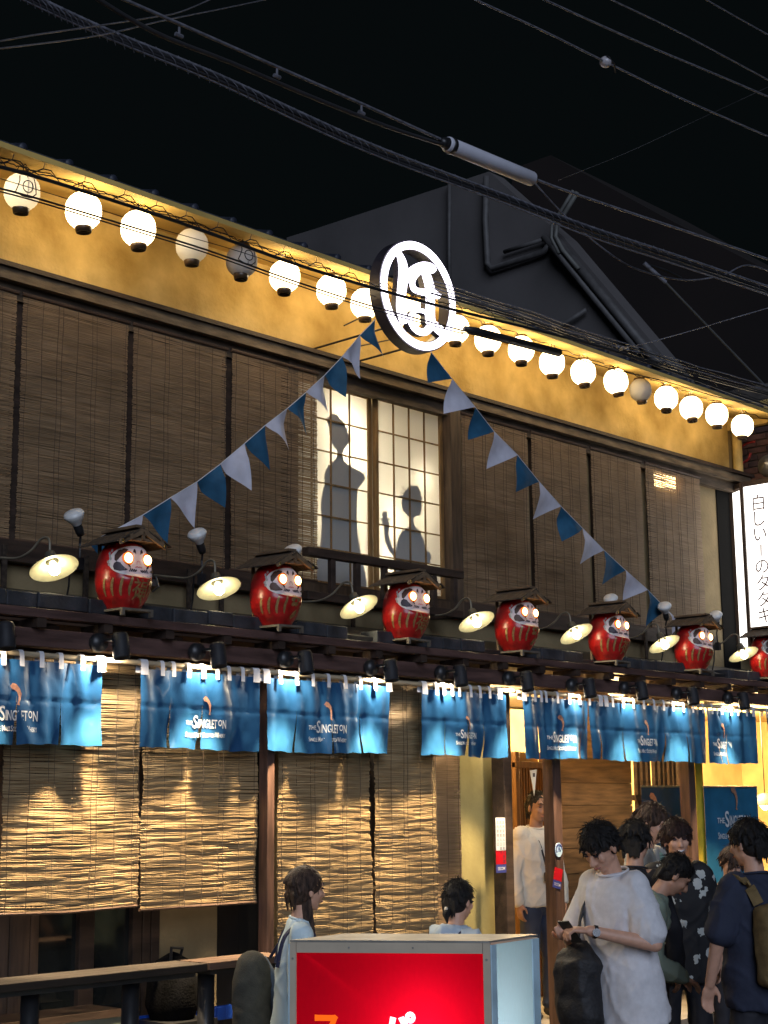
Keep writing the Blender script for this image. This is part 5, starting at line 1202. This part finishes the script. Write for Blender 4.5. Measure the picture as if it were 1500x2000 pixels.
class Person:
    def __init__(s, label, px, D, phi, H=1.70, base=0.0, lean=0, head=(0, 0), arms=(None, None), girth=1.0, skin=None, roll=0, sway=0, group=None):
        """px: column of the photograph, D: distance; phi: 0 faces the camera, 90 faces picture-right; lean: torso pitch; head: (pitch, yaw, tilt)"""
        g = at(px, 1700, D=D); bh = Vector((MC[2][0], MC[2][1], 0)).normalized(); rh = Vector((MC[0][0], MC[0][1], 0)).normalized()
        f = bh * cos(R(phi)) + rh * sin(R(phi)); s.k = k = H / 1.70
        s.t = thing('person', label, 'person', (g.x, g.y, base), 0, group)
        s.t.rotation_euler.z = math.atan2(f.y, f.x) - pi / 2       # local +y is forward, +x is the person's right
        s.H = H; s.skin = skin or M_SKIN; s.g = girth
        q = Matrix.Rotation(R(-lean), 3, 'X'); s.Q = q
        s.hip = Vector((0, -.06 * sin(R(lean)), .90)) * k
        s.S = lambda x, y, z: s.hip + q @ (Vector((x, y, z)) * k)      # torso frame from the hips
        s.neck = s.S(0, -.005, .555)
        hp, hy, ht = (head + (0, 0, 0))[:3]
        s.HQ = Matrix.Rotation(R(-hy), 3, 'Z') @ Matrix.Rotation(R(-hp), 3, 'X') @ Matrix.Rotation(R(ht), 3, 'Y')
        s.hc = s.neck + (q @ Vector((0, .015, .055)) + s.HQ @ Vector((0, .018, .095))) * k
        s.HD = lambda x, y, z: s.hc + s.HQ @ (Vector((x, y, z)) * k)
        s.arms = arms; s.sh = [s.S(-.175, 0, .49), s.S(.175, 0, .49)]
        s.el = []; s.wr = []
        for i, a in enumerate(arms):
            sg_ = (-1, 1)[i]
            if a is None: e = s.sh[i] + Vector((sg_ * .05, -.02, -.28)) * k; w = e + Vector((sg_ * .0, .06, -.24)) * k; d = (Vector((0, .15, -1)), Vector((-sg_, 0, 0)))
            else: e = Vector(a[0]) * k; w = Vector(a[1]) * k; d = a[2] if len(a) > 2 else ((w - e), Vector((0, 0, -1)))
            s.el.append(e); s.wr.append((w, Vector(d[0]).normalized(), Vector(d[1]).normalized()))
    def hand(s, mb, i, curl=.5):
        w, d, pn = s.wr[i]; k = s.k; pn = (pn - d * pn.dot(d)).normalized(); sd = d.cross(pn).normalized()   # pn: palm normal
        c = w + d * .045 * k; rot = Matrix((sd, d, pn)).transposed()
        ball(mb, c, (.040 * k, .050 * k, .016 * k), rot, 12)
        th = 1 if (i == 1) else -1
        for j, (o, l) in enumerate(((-.030, .062), (-.010, .070), (.010, .066), (.029, .052))):
            o *= -th; p = w + (d * .082 + sd * o) * k; a = curl * (.8 + .12 * j)
            q = p + (d * cos(a * .7) + pn * sin(a * .7)) * l * .55 * k; r = q + (d * cos(a * 1.9) + pn * sin(a * 1.9)) * l * .5 * k
            cone(mb, c + sd * o * .8 * k, p, .010 * k, .0098 * k, 8); cone(mb, p, q, .0098 * k, .0088 * k, 8); cone(mb, q, r, .0088 * k, .0075 * k, 8)
        p = w + (d * .022 + sd * th * .034 + pn * .006) * k; q = p + (d * .032 + sd * th * .020 + pn * .016) * k; r = q + (d * .030 + sd * th * -.004 + pn * .012) * k
        cone(mb, w + d * .012 * k, p, .013 * k, .0125 * k, 8); cone(mb, p, q, .0125 * k, .0105 * k, 8); cone(mb, q, r, .0105 * k, .0085 * k, 8)
    def body(s, voxel=.0075, curl=.5, hide_legs=False):
        mb = MB(); k = s.k; g = s.g
        ball(mb, s.S(0, 0, .02), (.15 * k * g, .105 * k * g, .12 * k), s.Q); ball(mb, s.S(0, 0, .22), (.135 * k * g, .095 * k * g, .18 * k), s.Q); ball(mb, s.S(0, 0, .40), (.145 * k * g, .092 * k * g, .13 * k), s.Q)
        cone(mb, s.S(-.13, 0, .49), s.S(.13, 0, .49), .055 * k, .055 * k)
        nk = s.neck + s.Q @ Vector((0, 0, -.05)) * k; cone(mb, nk, s.HD(0, -.018, -.045), .056 * k, .050 * k)
        for i in (0, 1):
            sg_ = (-1, 1)[i]
            cone(mb, s.sh[i] - Vector((sg_ * .02, 0, 0)) * k, s.el[i], .046 * k * min(1, g), .037 * k); cone(mb, s.el[i], s.wr[i][0], .039 * k, .027 * k); s.hand(mb, i, curl)
            hp = s.hip + Vector((sg_ * .085, 0, -.02)) * k; kn = Vector((sg_ * .10, .02, .48)) * k; an = Vector((sg_ * .105, -.02, .09)) * k
            cone(mb, hp, kn, .080 * k, .052 * k); cone(mb, kn, an, .052 * k, .034 * k); cone(mb, an, an + Vector((sg_ * .02, .13, -.055)) * k, .035 * k, .028 * k)
        # head
        h = s.HD; Q = s.HQ
        ball(mb, h(0, -.008, .028), (.074 * k, .092 * k, .088 * k), Q, 18); ball(mb, h(0, .020, -.030), (.060 * k, .068 * k, .078 * k), Q, 16)
        ball(mb, h(0, .050, -.092), (.026 * k, .022 * k, .020 * k), Q, 12); cone(mb, h(-.045, .0, -.060), h(-.015, .045, -.092), .016 * k, .016 * k, 8); cone(mb, h(.045, .0, -.060), h(.015, .045, -.092), .016 * k, .016 * k, 8)
        cone(mb, h(0, .084, .012), h(0, .104, -.030), .009 * k, .014 * k, 10); ball(mb, h(-.011, .092, -.036), .009 * k, None, 8); ball(mb, h(.011, .092, -.036), .009 * k, None, 8)
        for sg_ in (-1, 1):
            ball(mb, h(sg_ * .036, .062, -.022), (.024 * k, .020 * k, .024 * k), Q, 10); ball(mb, h(sg_ * .078, -.008, -.012), (.009 * k, .018 * k, .032 * k), Q, 10)
        cone(mb, h(-.038, .076, .030), h(.038, .076, .030), .012 * k, .012 * k, 8)
        ball(mb, h(0, .078, -.062), (.024 * k, .014 * k, .009 * k), Q, 10)
        b = remesh(mb, voxel, 'body', s.skin, s.t, 3)
        for sg_ in (-1, 1):
            e = MB(); ball(e, h(sg_ * .033, .083, .008), (.014 * k, .006 * k, .0055 * k), Q, 10); e.build('eye', M_DINK, s.t, smooth=True, world=False)
            e = MB(); e.tube([h(sg_ * .014, .0915, .030), h(sg_ * .034, .090, .037), h(sg_ * .054, .078, .030)], [.003 * k, .004 * k, .002 * k], 6).build('eyebrow', M_HBLK, s.t, smooth=True, world=False)
        e = MB(); e.tube([h(-.024, .083, -.060), h(-.010, .092, -.063), (h(0, .094, -.0625)), h(.010, .092, -.063), h(.024, .083, -.060)], [.003 * k, .0055 * k, .006 * k, .0055 * k, .003 * k], 6).build('mouth', mat('lips', (.42, .16, .13), .45), s.t, smooth=True, world=False)
        return b
    def top(s, m, name='shirt', sleeve=.6, loose=1.0, hem=-.10, voxel=.011, wr=.006, collar=.075, flare=1.0, label=None, sl_r=1.0):
        mb = MB(); k = s.k * 1.0; g = s.g * loose
        secs = [(hem, .158 * flare, .118 * flare), (.02, .158 * (1 + flare) / 2, .118 * (1 + flare) / 2), (.15, .152, .112), (.30, .165, .118), (.42, .178, .112), (.485, .165, .088), (.525, .115, .070), (.550, collar, .062)]
        n = 28; vs = []
        zs = np.linspace(hem, .550, 26)
        for z in zs:
            rx = np.interp(z, [a[0] for a in secs], [a[1] for a in secs]) * (g if z < .5 else 1); ry = np.interp(z, [a[0] for a in secs], [a[2] for a in secs]) * (g if z < .5 else 1)
            for i in range(n):
                a = 2 * pi * i / n; c, q = cos(a), sin(a); e = .88
                vs.append(s.S(rx * abs(c) ** e * (1 if c > 0 else -1), ry * abs(q) ** e * (1 if q > 0 else -1), z))
        L_ = len(zs); fs = [(j * n + i, j * n + (i + 1) % n, (j + 1) * n + (i + 1) % n, (j + 1) * n + i) for j in range(L_ - 1) for i in range(n)] + [tuple(range(n))[::-1], tuple((L_ - 1) * n + i for i in range(n))]
        mb.add(vs, fs)
        for i in (0, 1):
            sg_ = (-1, 1)[i]; a = s.sh[i] + s.Q @ Vector((-sg_ * .045, 0, -.012)) * k; e = s.el[i]; w = s.wr[i][0]
            ball(mb, s.sh[i] + s.Q @ Vector((-sg_ * .02, 0, -.01)) * k, .066 * k * (1 + (loose - 1) * .5), None, 12)
            if sleeve <= 1:
                q = a.lerp(e, sleeve + .12); cone(mb, a, q, .068 * k * loose, .066 * k * loose * sl_r)
            else:
                cone(mb, a, e, .068 * k * loose, .060 * k * loose); cone(mb, e, e.lerp(w, .93), .061 * k * loose, .044 * k * loose)
        cr = MB(); cp = [s.S((collar + .006) * cos(a) * s.g, (.066) * sin(a) * s.g, .548 - .012 * sin(a)) for a in np.linspace(0, 2 * pi, 25)]; cr.tube(cp, .007, 6, cap=False); cr.build('collar', m, s.t, smooth=True, world=False)
        return remesh(mb, voxel, name, m, s.t, 3, wr * 1.4, label=label)
    def pants(s, m, name='trousers', loose=1.0):
        mb = MB(); k = s.k; g = s.g * loose
        ball(mb, s.S(0, 0, .0), (.160 * k * g, .118 * k * g, .13 * k), s.Q)
        for sg_ in (-1, 1):
            hp = s.hip + Vector((sg_ * .082, 0, -.03)) * k; kn = Vector((sg_ * .10, .02, .48)) * k; an = Vector((sg_ * .105, -.02, .10)) * k
            cone(mb, hp, kn, .092 * k * g, .070 * k * g); cone(mb, kn, an, .070 * k * g, .055 * k * g)
        remesh(mb, .014, name, m, s.t, 4, .006)
        for sg_ in (-1, 1):
            mb = MB(); an = Vector((sg_ * .105, -.02, .05)) * k; ball(mb, an + Vector((0, -.01, .0)), (.042 * k, .05 * k, .045 * k)); cone(mb, an, an + Vector((sg_ * .02, .15, -.015)) * k, .042 * k, .034 * k)
            remesh(mb, .012, 'shoe', mat('dark_shoe', (.03, .03, .035), .5), s.t, 2)
    def hair(s, m, style='short', seed=1, vol=1.0, label=None):
        vol *= .93
        r_ = random.Random(seed); mb = MB(); h = s.HD; k = s.k; Q = s.HQ
        ball(mb, h(0, -.016, .040), (.086 * k * vol, .100 * k * vol, .088 * k * vol), Q, 18); ball(mb, h(0, -.040, -.005), (.078 * k * vol, .072 * k * vol, .082 * k), Q, 16)
        nc = {'short': 330, 'mop': 400, 'bob': 340, 'tail': 300, 'crop': 300}[style]
        for c in range(nc):
            a = r_.uniform(0, 2 * pi); z = r_.uniform(.0, 1)
            el = pi / 2 * z; rx, ry, rz = .080 * vol, .095 * vol, .083 * vol
            x, y, zz = rx * cos(el) * sin(a), -.016 + ry * cos(el) * cos(a), .040 + rz * sin(el)
            front = cos(a) > .35
            ln = {'short': .050, 'mop': .066, 'bob': .085, 'tail': .045, 'crop': .035}[style] * r_.choice((.45, .7, .85, 1.0, 1.25))
            if front and style in ('short', 'bob'): ln *= 1.05
            if front and style == 'mop': ln *= .62
            if front and style in ('tail', 'crop'): ln *= .5
            out_ = .55 if style in ('short', 'mop') else .3
            d = Vector((x * 8 * out_ + r_.uniform(-.55, .55), (y + .016) * 8 * out_ + r_.uniform(-.55, .55), -1.0 + .6 * sin(el))).normalized()
            p = Vector((x, y, zz)); q = p + d * ln * .55; q2 = q + (d + Vector((-x * 5, -(y) * 4, -.5)) * .45).normalized() * ln * .5
            cone(mb, h(*p), h(*q), .0085 * k, .0070 * k, 5); cone(mb, h(*q), h(*q2), .0070 * k, .0030 * k, 5)
        for sg_ in (-1, 1):   # sides and nape
            for c in range(18):
                y = r_.uniform(-.09, .018); L_ = r_.uniform(.012, .05) * (1.5 if style in ('bob', 'mop') else 1)
                cone(mb, h(sg_ * .074 * vol, y, .02), h(sg_ * (.080 + r_.uniform(-.004, .008)) * vol, y + r_.uniform(-.008, .008), .02 - L_), .009 * k, .004 * k, 6)
        for c in range(22):
            x = r_.uniform(-.06, .06); cone(mb, h(x, -.095 * vol, -.02), h(x * .9, -.088, -.02 - r_.uniform(.05, .09)), .012 * k, .005 * k, 6)
        o = remesh(mb, .0055, 'hair', m, s.t, 4 if style == 'tail' else 1, label=label)
        st = MB()
        for c in range({'tail': 40, 'bob': 200}.get(style, 520)):
            a = r_.uniform(0, 2 * pi); el = pi / 2 * r_.uniform(-.15, 1); rx, ry, rz = .084 * vol, .100 * vol, .090 * vol
            p = Vector((rx * cos(el) * sin(a), -.016 + ry * cos(el) * cos(a), .040 + rz * sin(el)))
            if cos(a) > .3 and el < .25: continue
            d = Vector((p.x * 6 + r_.uniform(-.7, .7), (p.y + .016) * 6 + r_.uniform(-.7, .7), -.9 + 1.0 * sin(el) + r_.uniform(-.3, .3))).normalized()
            ln = r_.uniform(.02, .055); q = p + d * ln * .5; q2 = q + (d + Vector((0, 0, -.7))).normalized() * ln * .5
            st.tube([h(*p), h(*q), h(*q2)], [.0022 * k, .0016 * k, .0004], 3, cap=False)
        st.build('loose_strands', m, s.t, smooth=True, world=False, kind='stuff')
        return o
    def strap(s, pts, w, m, name='strap', off=.0):
        P = [Vector(p) for p in smooth_pts(pts, 5)]; mb = MB(); vs = []
        c = s.S(0, 0, .3)
        for i, p in enumerate(P):
            d = (P[min(i + 1, len(P) - 1)] - P[max(0, i - 1)]).normalized(); o = (p - c); o = (o - d * o.dot(d)).normalized(); sd = d.cross(o).normalized()
            vs += [p + sd * w / 2 + o * .004, p - sd * w / 2 + o * .004, p - sd * w / 2 - o * .004, p + sd * w / 2 - o * .004]
        n = len(P); fs = [(4 * i + j, 4 * i + (j + 1) % 4, 4 * i + 4 + (j + 1) % 4, 4 * i + 4 + j) for i in range(n - 1) for j in range(4)]
        return mb.add(vs, fs).build(name, m, s.t, world=False)
    def child(s, mb, name, m, smooth=False): return mb.build(name, m, s.t, smooth=smooth, world=False)

M_JEAN = mat('blue_denim', (.05, .09, .18), .8, var=.2, scale=20); M_DKP = mat('dark_trousers', (.02, .02, .028), .8, var=.2)
V = Vector
# ---- man in the pale T-shirt looking at his phone
p = Person('man in a pale grey T-shirt looking down at his phone, black bag in front', 1212, 8.35, -52, H=1.775, lean=7, head=(38, -4), girth=1.08,
           arms=(([-.27, .06, 1.10], [-.09, .33, 1.17], (V((.55, .80, .10)), V((.25, .1, -.95)))), ([.30, .07, 1.07], [.09, .31, 1.13], (V((-.60, .75, .16)), V((.2, .3, .93))))))
p.body(.0062, curl=.85); p.top(mat('pale_grey_cotton', (.74, .73, .76), .85, var=.05, scale=30, bump=.25, bscale=16), 'tee_shirt', sleeve=.66, loose=1.15, hem=-.20, wr=.0042, flare=1.12, sl_r=1.16)
p.pants(mat('beige_trousers', (.45, .40, .33), .8)); p.hair(M_HBLK, 'short', 3, 1.06)
ph = MB(); Mp = Matrix.Translation(V((-.01, .40, 1.215))) @ Matrix.Rotation(R(48), 4, 'X') @ Matrix.Rotation(R(6), 4, 'Y')
t = thing('smartphone', 'dark smartphone held by the man in the pale grey T-shirt', 'phone', p.t.location); t.rotation_euler = p.t.rotation_euler
ph.bev((-.037, -.075, -.004), (.037, .075, .004), .003, Mp).build('phone_body', M_BLACK, t, world=False); MB().box((-.034, -.071, .0042), (.034, .071, .0048), Mp).build('screen', MATS.setdefault('scr', glow('phone_screen', (.6, .75, 1), .25)), t, world=False)
# watch on his left wrist is the nearer one
w = p.wr[0]; w1 = p.wr[0][0]; e1 = p.el[0]
d = (e1 - w1).normalized(); c = w1 + d * .03
wt = thing('wrist_watch', 'round pale watch with a dark strap on the wrist of the man with the phone', 'watch', p.t.location); wt.rotation_euler = p.t.rotation_euler
u = d.cross(V((0, 0, 1))).normalized(); v_ = d.cross(u)
MB().tube([c - d * .009, c + d * .009], .0345, 18).build('watch_strap', M_BLACK, wt, world=False)
MB().tube([c - u * .040, c - u * .030], .021, 20).tube([c + u * .030, c + u * .040], .021, 20).build('watch_case', mat('watch_silver', (.7, .7, .72), .2, .8), wt, world=False)
# black shoulder bag hanging at his front side, with strap
bgm = mat('black_nylon2', (.018, .018, .021), .65, var=.4, bump=.5, scale=10)
bt = thing('shoulder_bag', 'large black bag hanging in front of the man with the phone', 'bag', p.t.location); bt.rotation_euler = p.t.rotation_euler
b = MB(); b.bev((.00, .15, .70), (.25, .29, 1.10), .05); ball(b, (.12, .23, .80), (.15, .10, .14)); ball(b, (.10, .22, 1.06), (.11, .07, .09)); b.bev((.02, .26, .88), (.22, .315, 1.06), .02); remesh(b, .012, 'bag_body', bgm, bt, 8, .012, 7)
p.strap([(.06, -.14, 1.32), (.10, -.02, 1.475), (.11, .11, 1.43), (.12, .19, 1.28), (.11, .23, 1.10)], .055, bgm)
p.strap([(.20, .20, 1.10), (.14, .17, 1.26), (.085, .12, 1.40)], .012, M_BLACK)
# ---- black-haired head behind him
p = Person('black-haired person half hidden right behind the man with the phone', 1240, 9.5, 150, H=1.735, head=(8, 0))
p.body(.010); p.top(M_DKP, 'shirt', sleeve=1.5); p.pants(M_DKP); p.hair(M_HBLK, 'mop', 5, 1.04)
# ---- man in the pale jacket
p = Person('man in a pale open jacket and mint T-shirt before the navy banner', 1262, 10.6, 62, H=1.84, head=(16, 0), skin=M_SKIN)
p.body(.009); p.top(mat('mint_cotton', (.26, .42, .36), .85, var=.05), 'tee_shirt', sleeve=.5, hem=-.05); p.pants(M_DKP)
j = MB(); 
p.top(mat('pale_jacket_cloth', (.42, .42, .40), .8, var=.08), 'jacket', sleeve=1.5, loose=1.12, hem=-.12, collar=.085, wr=.010)
fr_ = MB(); ball(fr_, p.S(0, .10, .34), (.055, .045, .20), p.Q); p.child(fr_, 'tee_front', mat('mint_cotton', (.26, .42, .36)), True)
for sg_ in (-1, 1): h_ = MB(); cone(h_, p.S(sg_ * .05, .085, .53), p.S(sg_ * .075, .115, .30), .022, .016); ball(h_, p.S(sg_ * .06, -.05, .55), (.05, .06, .03)); p.child(h_, 'hood_edge', mat('pale_jacket_cloth', (.42, .42, .40)), True)
p.hair(M_HBRN, 'mop', 7, 1.08)
p.strap([p.S(-.06, .09, .53), p.S(-.03, .145, .35), p.S(0, .15, .15)], .008, M_BLACK, 'lanyard')
# ---- laughing man
def floral():
    m = mat('floral_shirt', (.014, .014, .017), .8); nt = m.node_tree; N = nt.nodes; L = nt.links; b = N['Principled BSDF']
    v = N.new('ShaderNodeTexVoronoi'); v.inputs['Scale'].default_value = 9; v.inputs['Randomness'].default_value = 1; nz = N.new('ShaderNodeTexNoise'); nz.inputs['Scale'].default_value = 34; nz.inputs['Detail'].default_value = 3
    tc = N.new('ShaderNodeTexCoord'); L.new(tc.outputs['Object'], v.inputs['Vector']); L.new(tc.outputs['Object'], nz.inputs['Vector'])
    a = N.new('ShaderNodeMath'); a.operation = 'MULTIPLY_ADD'; a.inputs[1].default_value = .55; L.new(nz.outputs['Fac'], a.inputs[0]); L.new(v.outputs['Distance'], a.inputs[2])
    c = N.new('ShaderNodeMath'); c.operation = 'LESS_THAN'; c.inputs[1].default_value = .60; L.new(a.outputs[0], c.inputs[0])
    mx = N.new('ShaderNodeMix'); mx.data_type = 'RGBA'; mx.inputs[6].default_value = (.012, .012, .015, 1); mx.inputs[7].default_value = (.50, .52, .50, 1); L.new(c.outputs[0], mx.inputs[0]); L.new(mx.outputs[2], b.inputs['Base Color'])
    return m
FLOR = floral()
p = Person('laughing bushy-haired man in a black shirt with white flower print', 1324, 10.0, 6, H=1.735, head=(4, 3, 4))
p.body(.0085, curl=.4); p.top(FLOR, 'floral_shirt', sleeve=.85, loose=1.28, hem=-.16, wr=.006, sl_r=1.15); p.pants(M_DKP); p.hair(M_HRED, 'mop', 9, 1.12)
tt = MB(); tt.tube([p.HD(-.020, .090, -.058), p.HD(0, .0985, -.064), p.HD(.020, .090, -.058)], [.003, .0065, .003], 8); p.child(tt, 'teeth', M_WHITE, True)
# ---- bending man in the black floral shirt
p = Person('dark-haired man in a sage shirt bending forward with his head down', 1212, 9.1, 84, H=1.64, lean=26, head=(42, -8), skin=M_SKIN2,
           arms=(([-.20, .12, 1.02], [-.08, .30, .92]), ([.20, .16, 1.02], [.10, .34, .92])))
p.body(.0085); p.top(mat('sage_cotton', (.20, .25, .20), .85, var=.08, bump=.7, bscale=13), 'shirt', sleeve=1.5, loose=1.1, wr=.009); p.pants(M_DKP); p.hair(M_HBLK, 'crop', 14, 1.02)
# ---- person with the mask
p = Person('person with dark bobbed hair and hand at the chin before the blue-green banner', 1424, 10.6, -4, H=1.56, head=(20, 0, -10), arms=(([-.20, .10, 1.06], [-.02, .12, 1.30], (V((.2, .1, 1)), V((0, -1, 0)))), None))
p.body(.0085); p.top(mat('grey_green_knit', (.16, .19, .17), .9), 'shirt', sleeve=1.5); p.pants(M_DKP); p.hair(M_HBRN, 'bob', 16, 1.05)
p.strap([p.S(-.05, .10, .50), p.S(0, .145, .36), p.S(.05, .10, .50)], .010, M_WHITE, 'lanyard')
# ---- navy T-shirt with ochre backpack
p = Person('man in a navy T-shirt with an ochre backpack, seen from behind', 1474, 8.35, 205, H=1.745, head=(6, -18), arms=(([-.27, -.02, 1.13], [-.26, .08, .90]), ([.27, .0, 1.12], [.20, .20, .93])), girth=1.06)
p.body(.0085); p.top(mat('navy_cotton', (.022, .028, .055), .85, var=.12, bump=.7, bscale=13), 'tee_shirt', sleeve=.72, loose=1.14, hem=-.12, wr=.007, sl_r=1.15); p.pants(M_DKP); p.hair(M_HBLK, 'short', 18, 1.06)
bk = thing('backpack', 'ochre canvas backpack on the man in navy at the right picture edge', 'backpack', p.t.location); bk.rotation_euler = p.t.rotation_euler
MO = mat('ochre_canvas', (.20, .135, .055), .85, var=.15, scale=20, bump=.3)
b = MB(); b.bev((-.15, -.28, .92), (.15, -.13, 1.34), .05); b.bev((-.12, -.31, .95), (.12, -.25, 1.12), .02); remesh(b, .012, 'pack_body', MO, bk, 5, .006, 8)
for sg_ in (-1, 1): 
    s_ = MB(); P = [V(q) for q in smooth_pts([(sg_ * .11, -.16, 1.34), (sg_ * .13, -.10, 1.44), (sg_ * .135, .0, 1.485), (sg_ * .14, .10, 1.42), (sg_ * .14, .14, 1.25), (sg_ * .14, .08, 1.05)], 5)]
    for a, b2_ in zip(P[:-1], P[1:]): s_.beam(a, b2_ + (b2_ - a) * .1, .055, .012, (0, .6, .8))
    s_.build('shoulder_strap', MO, bk, world=False)
# ---- man in white behind the post
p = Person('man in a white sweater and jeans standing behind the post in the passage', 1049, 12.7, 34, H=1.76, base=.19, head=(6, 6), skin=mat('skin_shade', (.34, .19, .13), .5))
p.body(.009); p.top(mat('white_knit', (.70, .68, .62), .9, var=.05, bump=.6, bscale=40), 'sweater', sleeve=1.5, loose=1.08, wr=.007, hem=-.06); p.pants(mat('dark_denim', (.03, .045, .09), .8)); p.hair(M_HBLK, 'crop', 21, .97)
p.strap([p.S(-.09, -.03, .535), p.S(-.06, .10, .44), p.S(.0, .145, .20), p.S(.06, .10, .44), p.S(.09, -.03, .535)], .014, M_BLACK, 'camera_strap')
cm = thing('camera_on_strap', 'small black camera hanging on the chest of the man in white', 'camera', p.t.location); cm.rotation_euler = p.t.rotation_euler
c0_ = p.S(.0, .165, .17); MB().bev(c0_ - V((.055, .02, .035)), c0_ + V((.055, .02, .035)), .006).build('camera_body', M_BLACK, cm, world=False); MB().tube([c0_, c0_ + V((0, .05, 0))], .024, 16).build('lens', M_BLACK, cm, world=False)
p.strap([p.S(-.14, .10, .34), p.S(-.135, .06, .50), p.S(-.13, -.05, .52)], .04, M_BLACK)
# ---- woman in pale blue
p = Person('woman in a pale blue ribbed top looking away to the right', 572, 7.75, 96, H=1.545, lean=5, head=(0, -24), girth=.92)
p.body(.0075); p.top(mat('pale_blue_rib', (.66, .80, .86), .85, var=.05), 'ribbed_top', sleeve=1.5, loose=1.0, hem=-.14, wr=.004, collar=.095); p.pants(mat('pale_skirt_cloth', (.4, .45, .5), .85))
hr = p.hair(M_HBRN, 'tail', 23, 1.12)
b = MB(); r_ = random.Random(4)
for k in range(26):
    x = r_.uniform(-.02, .02); cone(b, p.HD(.045 + x, -.03 + x, -.05), p.S(.07 + x, .05 + x, .50), .009, .011, 6); cone(b, p.S(.07 + x, .05 + x, .50), p.S(.06 + x, .125 + r_.uniform(-.015, .015), .33 + r_.uniform(-.05, .03)), .011, .004, 6)
remesh(b, .008, 'ponytail', M_HBRN, p.t, 2)
b = MB()
for k in range(2): cone(b, p.HD(.078, .030 + .003 * k, .03), p.HD(.076, .040 + .004 * k, -.07 - .008 * k), .0048, .0015, 6)
remesh(b, .0065, 'side_lock', M_HBRN, p.t, 1)
M_NVS = mat('navy_strap', (.03, .035, .09), .7)
for sg_ in (-1, 1): p.strap([p.S(sg_ * .125, -.11, .30), p.S(sg_ * .12, -.085, .46), p.S(sg_ * .118, .0, .525), p.S(sg_ * .115, .09, .45), p.S(sg_ * .11, .12, .30)], .018, M_NVS)
tb_ = thing('olive_bag', 'large olive canvas bag with a blue lining hanging beside the woman in pale blue', 'bag', at(493, 1930, D=7.9))
q = at(493, 1930, D=7.9); MOL = mat('olive_canvas', (.062, .058, .045), .9, var=.15, scale=20, bump=.3)
b = MB(); rv = Matrix.Rotation(math.atan2(MC[0][1], MC[0][0]), 3, 'Z')
ball(b, q + V((0, 0, .0)), (.112, .10, .18), rv); ball(b, q + V((0, 0, -.16)), (.105, .12, .22), rv); remesh(b, .014, 'bag_body', MOL, tb_, 5, .008, 6).location = -q
rr = rv @ V((1, 0, 0))
MB().tube([q + rr * .05 + V((0, -.0, .15)), q + rr * .13 + V((0, 0, -.02)), q + rr * .16 + V((0, 0, -.3))], [.02, .045, .04], 10).build('blue_lining', mat('slate_blue_cloth', (.08, .11, .16), .8), tb_, smooth=True)
MB().tube([q + rr * .09 + V((0, 0, .15)), q + rr * .17 + V((0, -.05, .33)), q + rr * .24 + V((0, -.05, .50))], .008, 6).build('bag_handle', M_NVS, tb_, smooth=True)
# ---- child in the hood
p = Person('dark-haired child in a pale blue hooded top seen from behind above the red sign', 888, 8.3, 130, H=1.445, head=(8, -6), girth=.95)
p.body(.008); p.top(mat('pale_blue_fleece', (.50, .60, .70), .9, var=.06), 'hooded_top', sleeve=1.5, loose=1.12, hem=-.10, wr=.008); p.pants(M_JEAN); p.hair(M_HBLK, 'crop', 27, 1.08)
b = MB(); cone(b, p.S(-.09, .02, .52), p.S(0, -.10, .50), .035, .055); cone(b, p.S(.09, .02, .52), p.S(0, -.10, .50), .035, .055); cone(b, p.S(0, -.10, .50), p.S(0, -.13, .40), .06, .035); remesh(b, .011, 'hood', mat('pale_blue_fleece', (.38, .46, .54)), p.t, 5, .007)
b = MB(); cone(b, p.HD(0, -.09, -.05), p.HD(0, -.12, -.09), .016, .02); cone(b, p.HD(0, -.12, -.09), p.HD(0, -.10, -.14), .02, .006); remesh(b, .007, 'short_tail', M_HBLK, p.t, 1)
b = MB(); ball(b, p.HD(-.005, -.115, -.065), (.014, .010, .018)); p.child(b, 'hair_clip', mat('pale_clip', (.7, .62, .5), .3), True)
for sg_ in (-1, 1): p.strap([p.S(sg_ * .125, -.11, .34), p.S(sg_ * .12, -.075, .50), p.S(sg_ * .118, .02, .525), p.S(sg_ * .115, .10, .42)], .03, M_NVS)
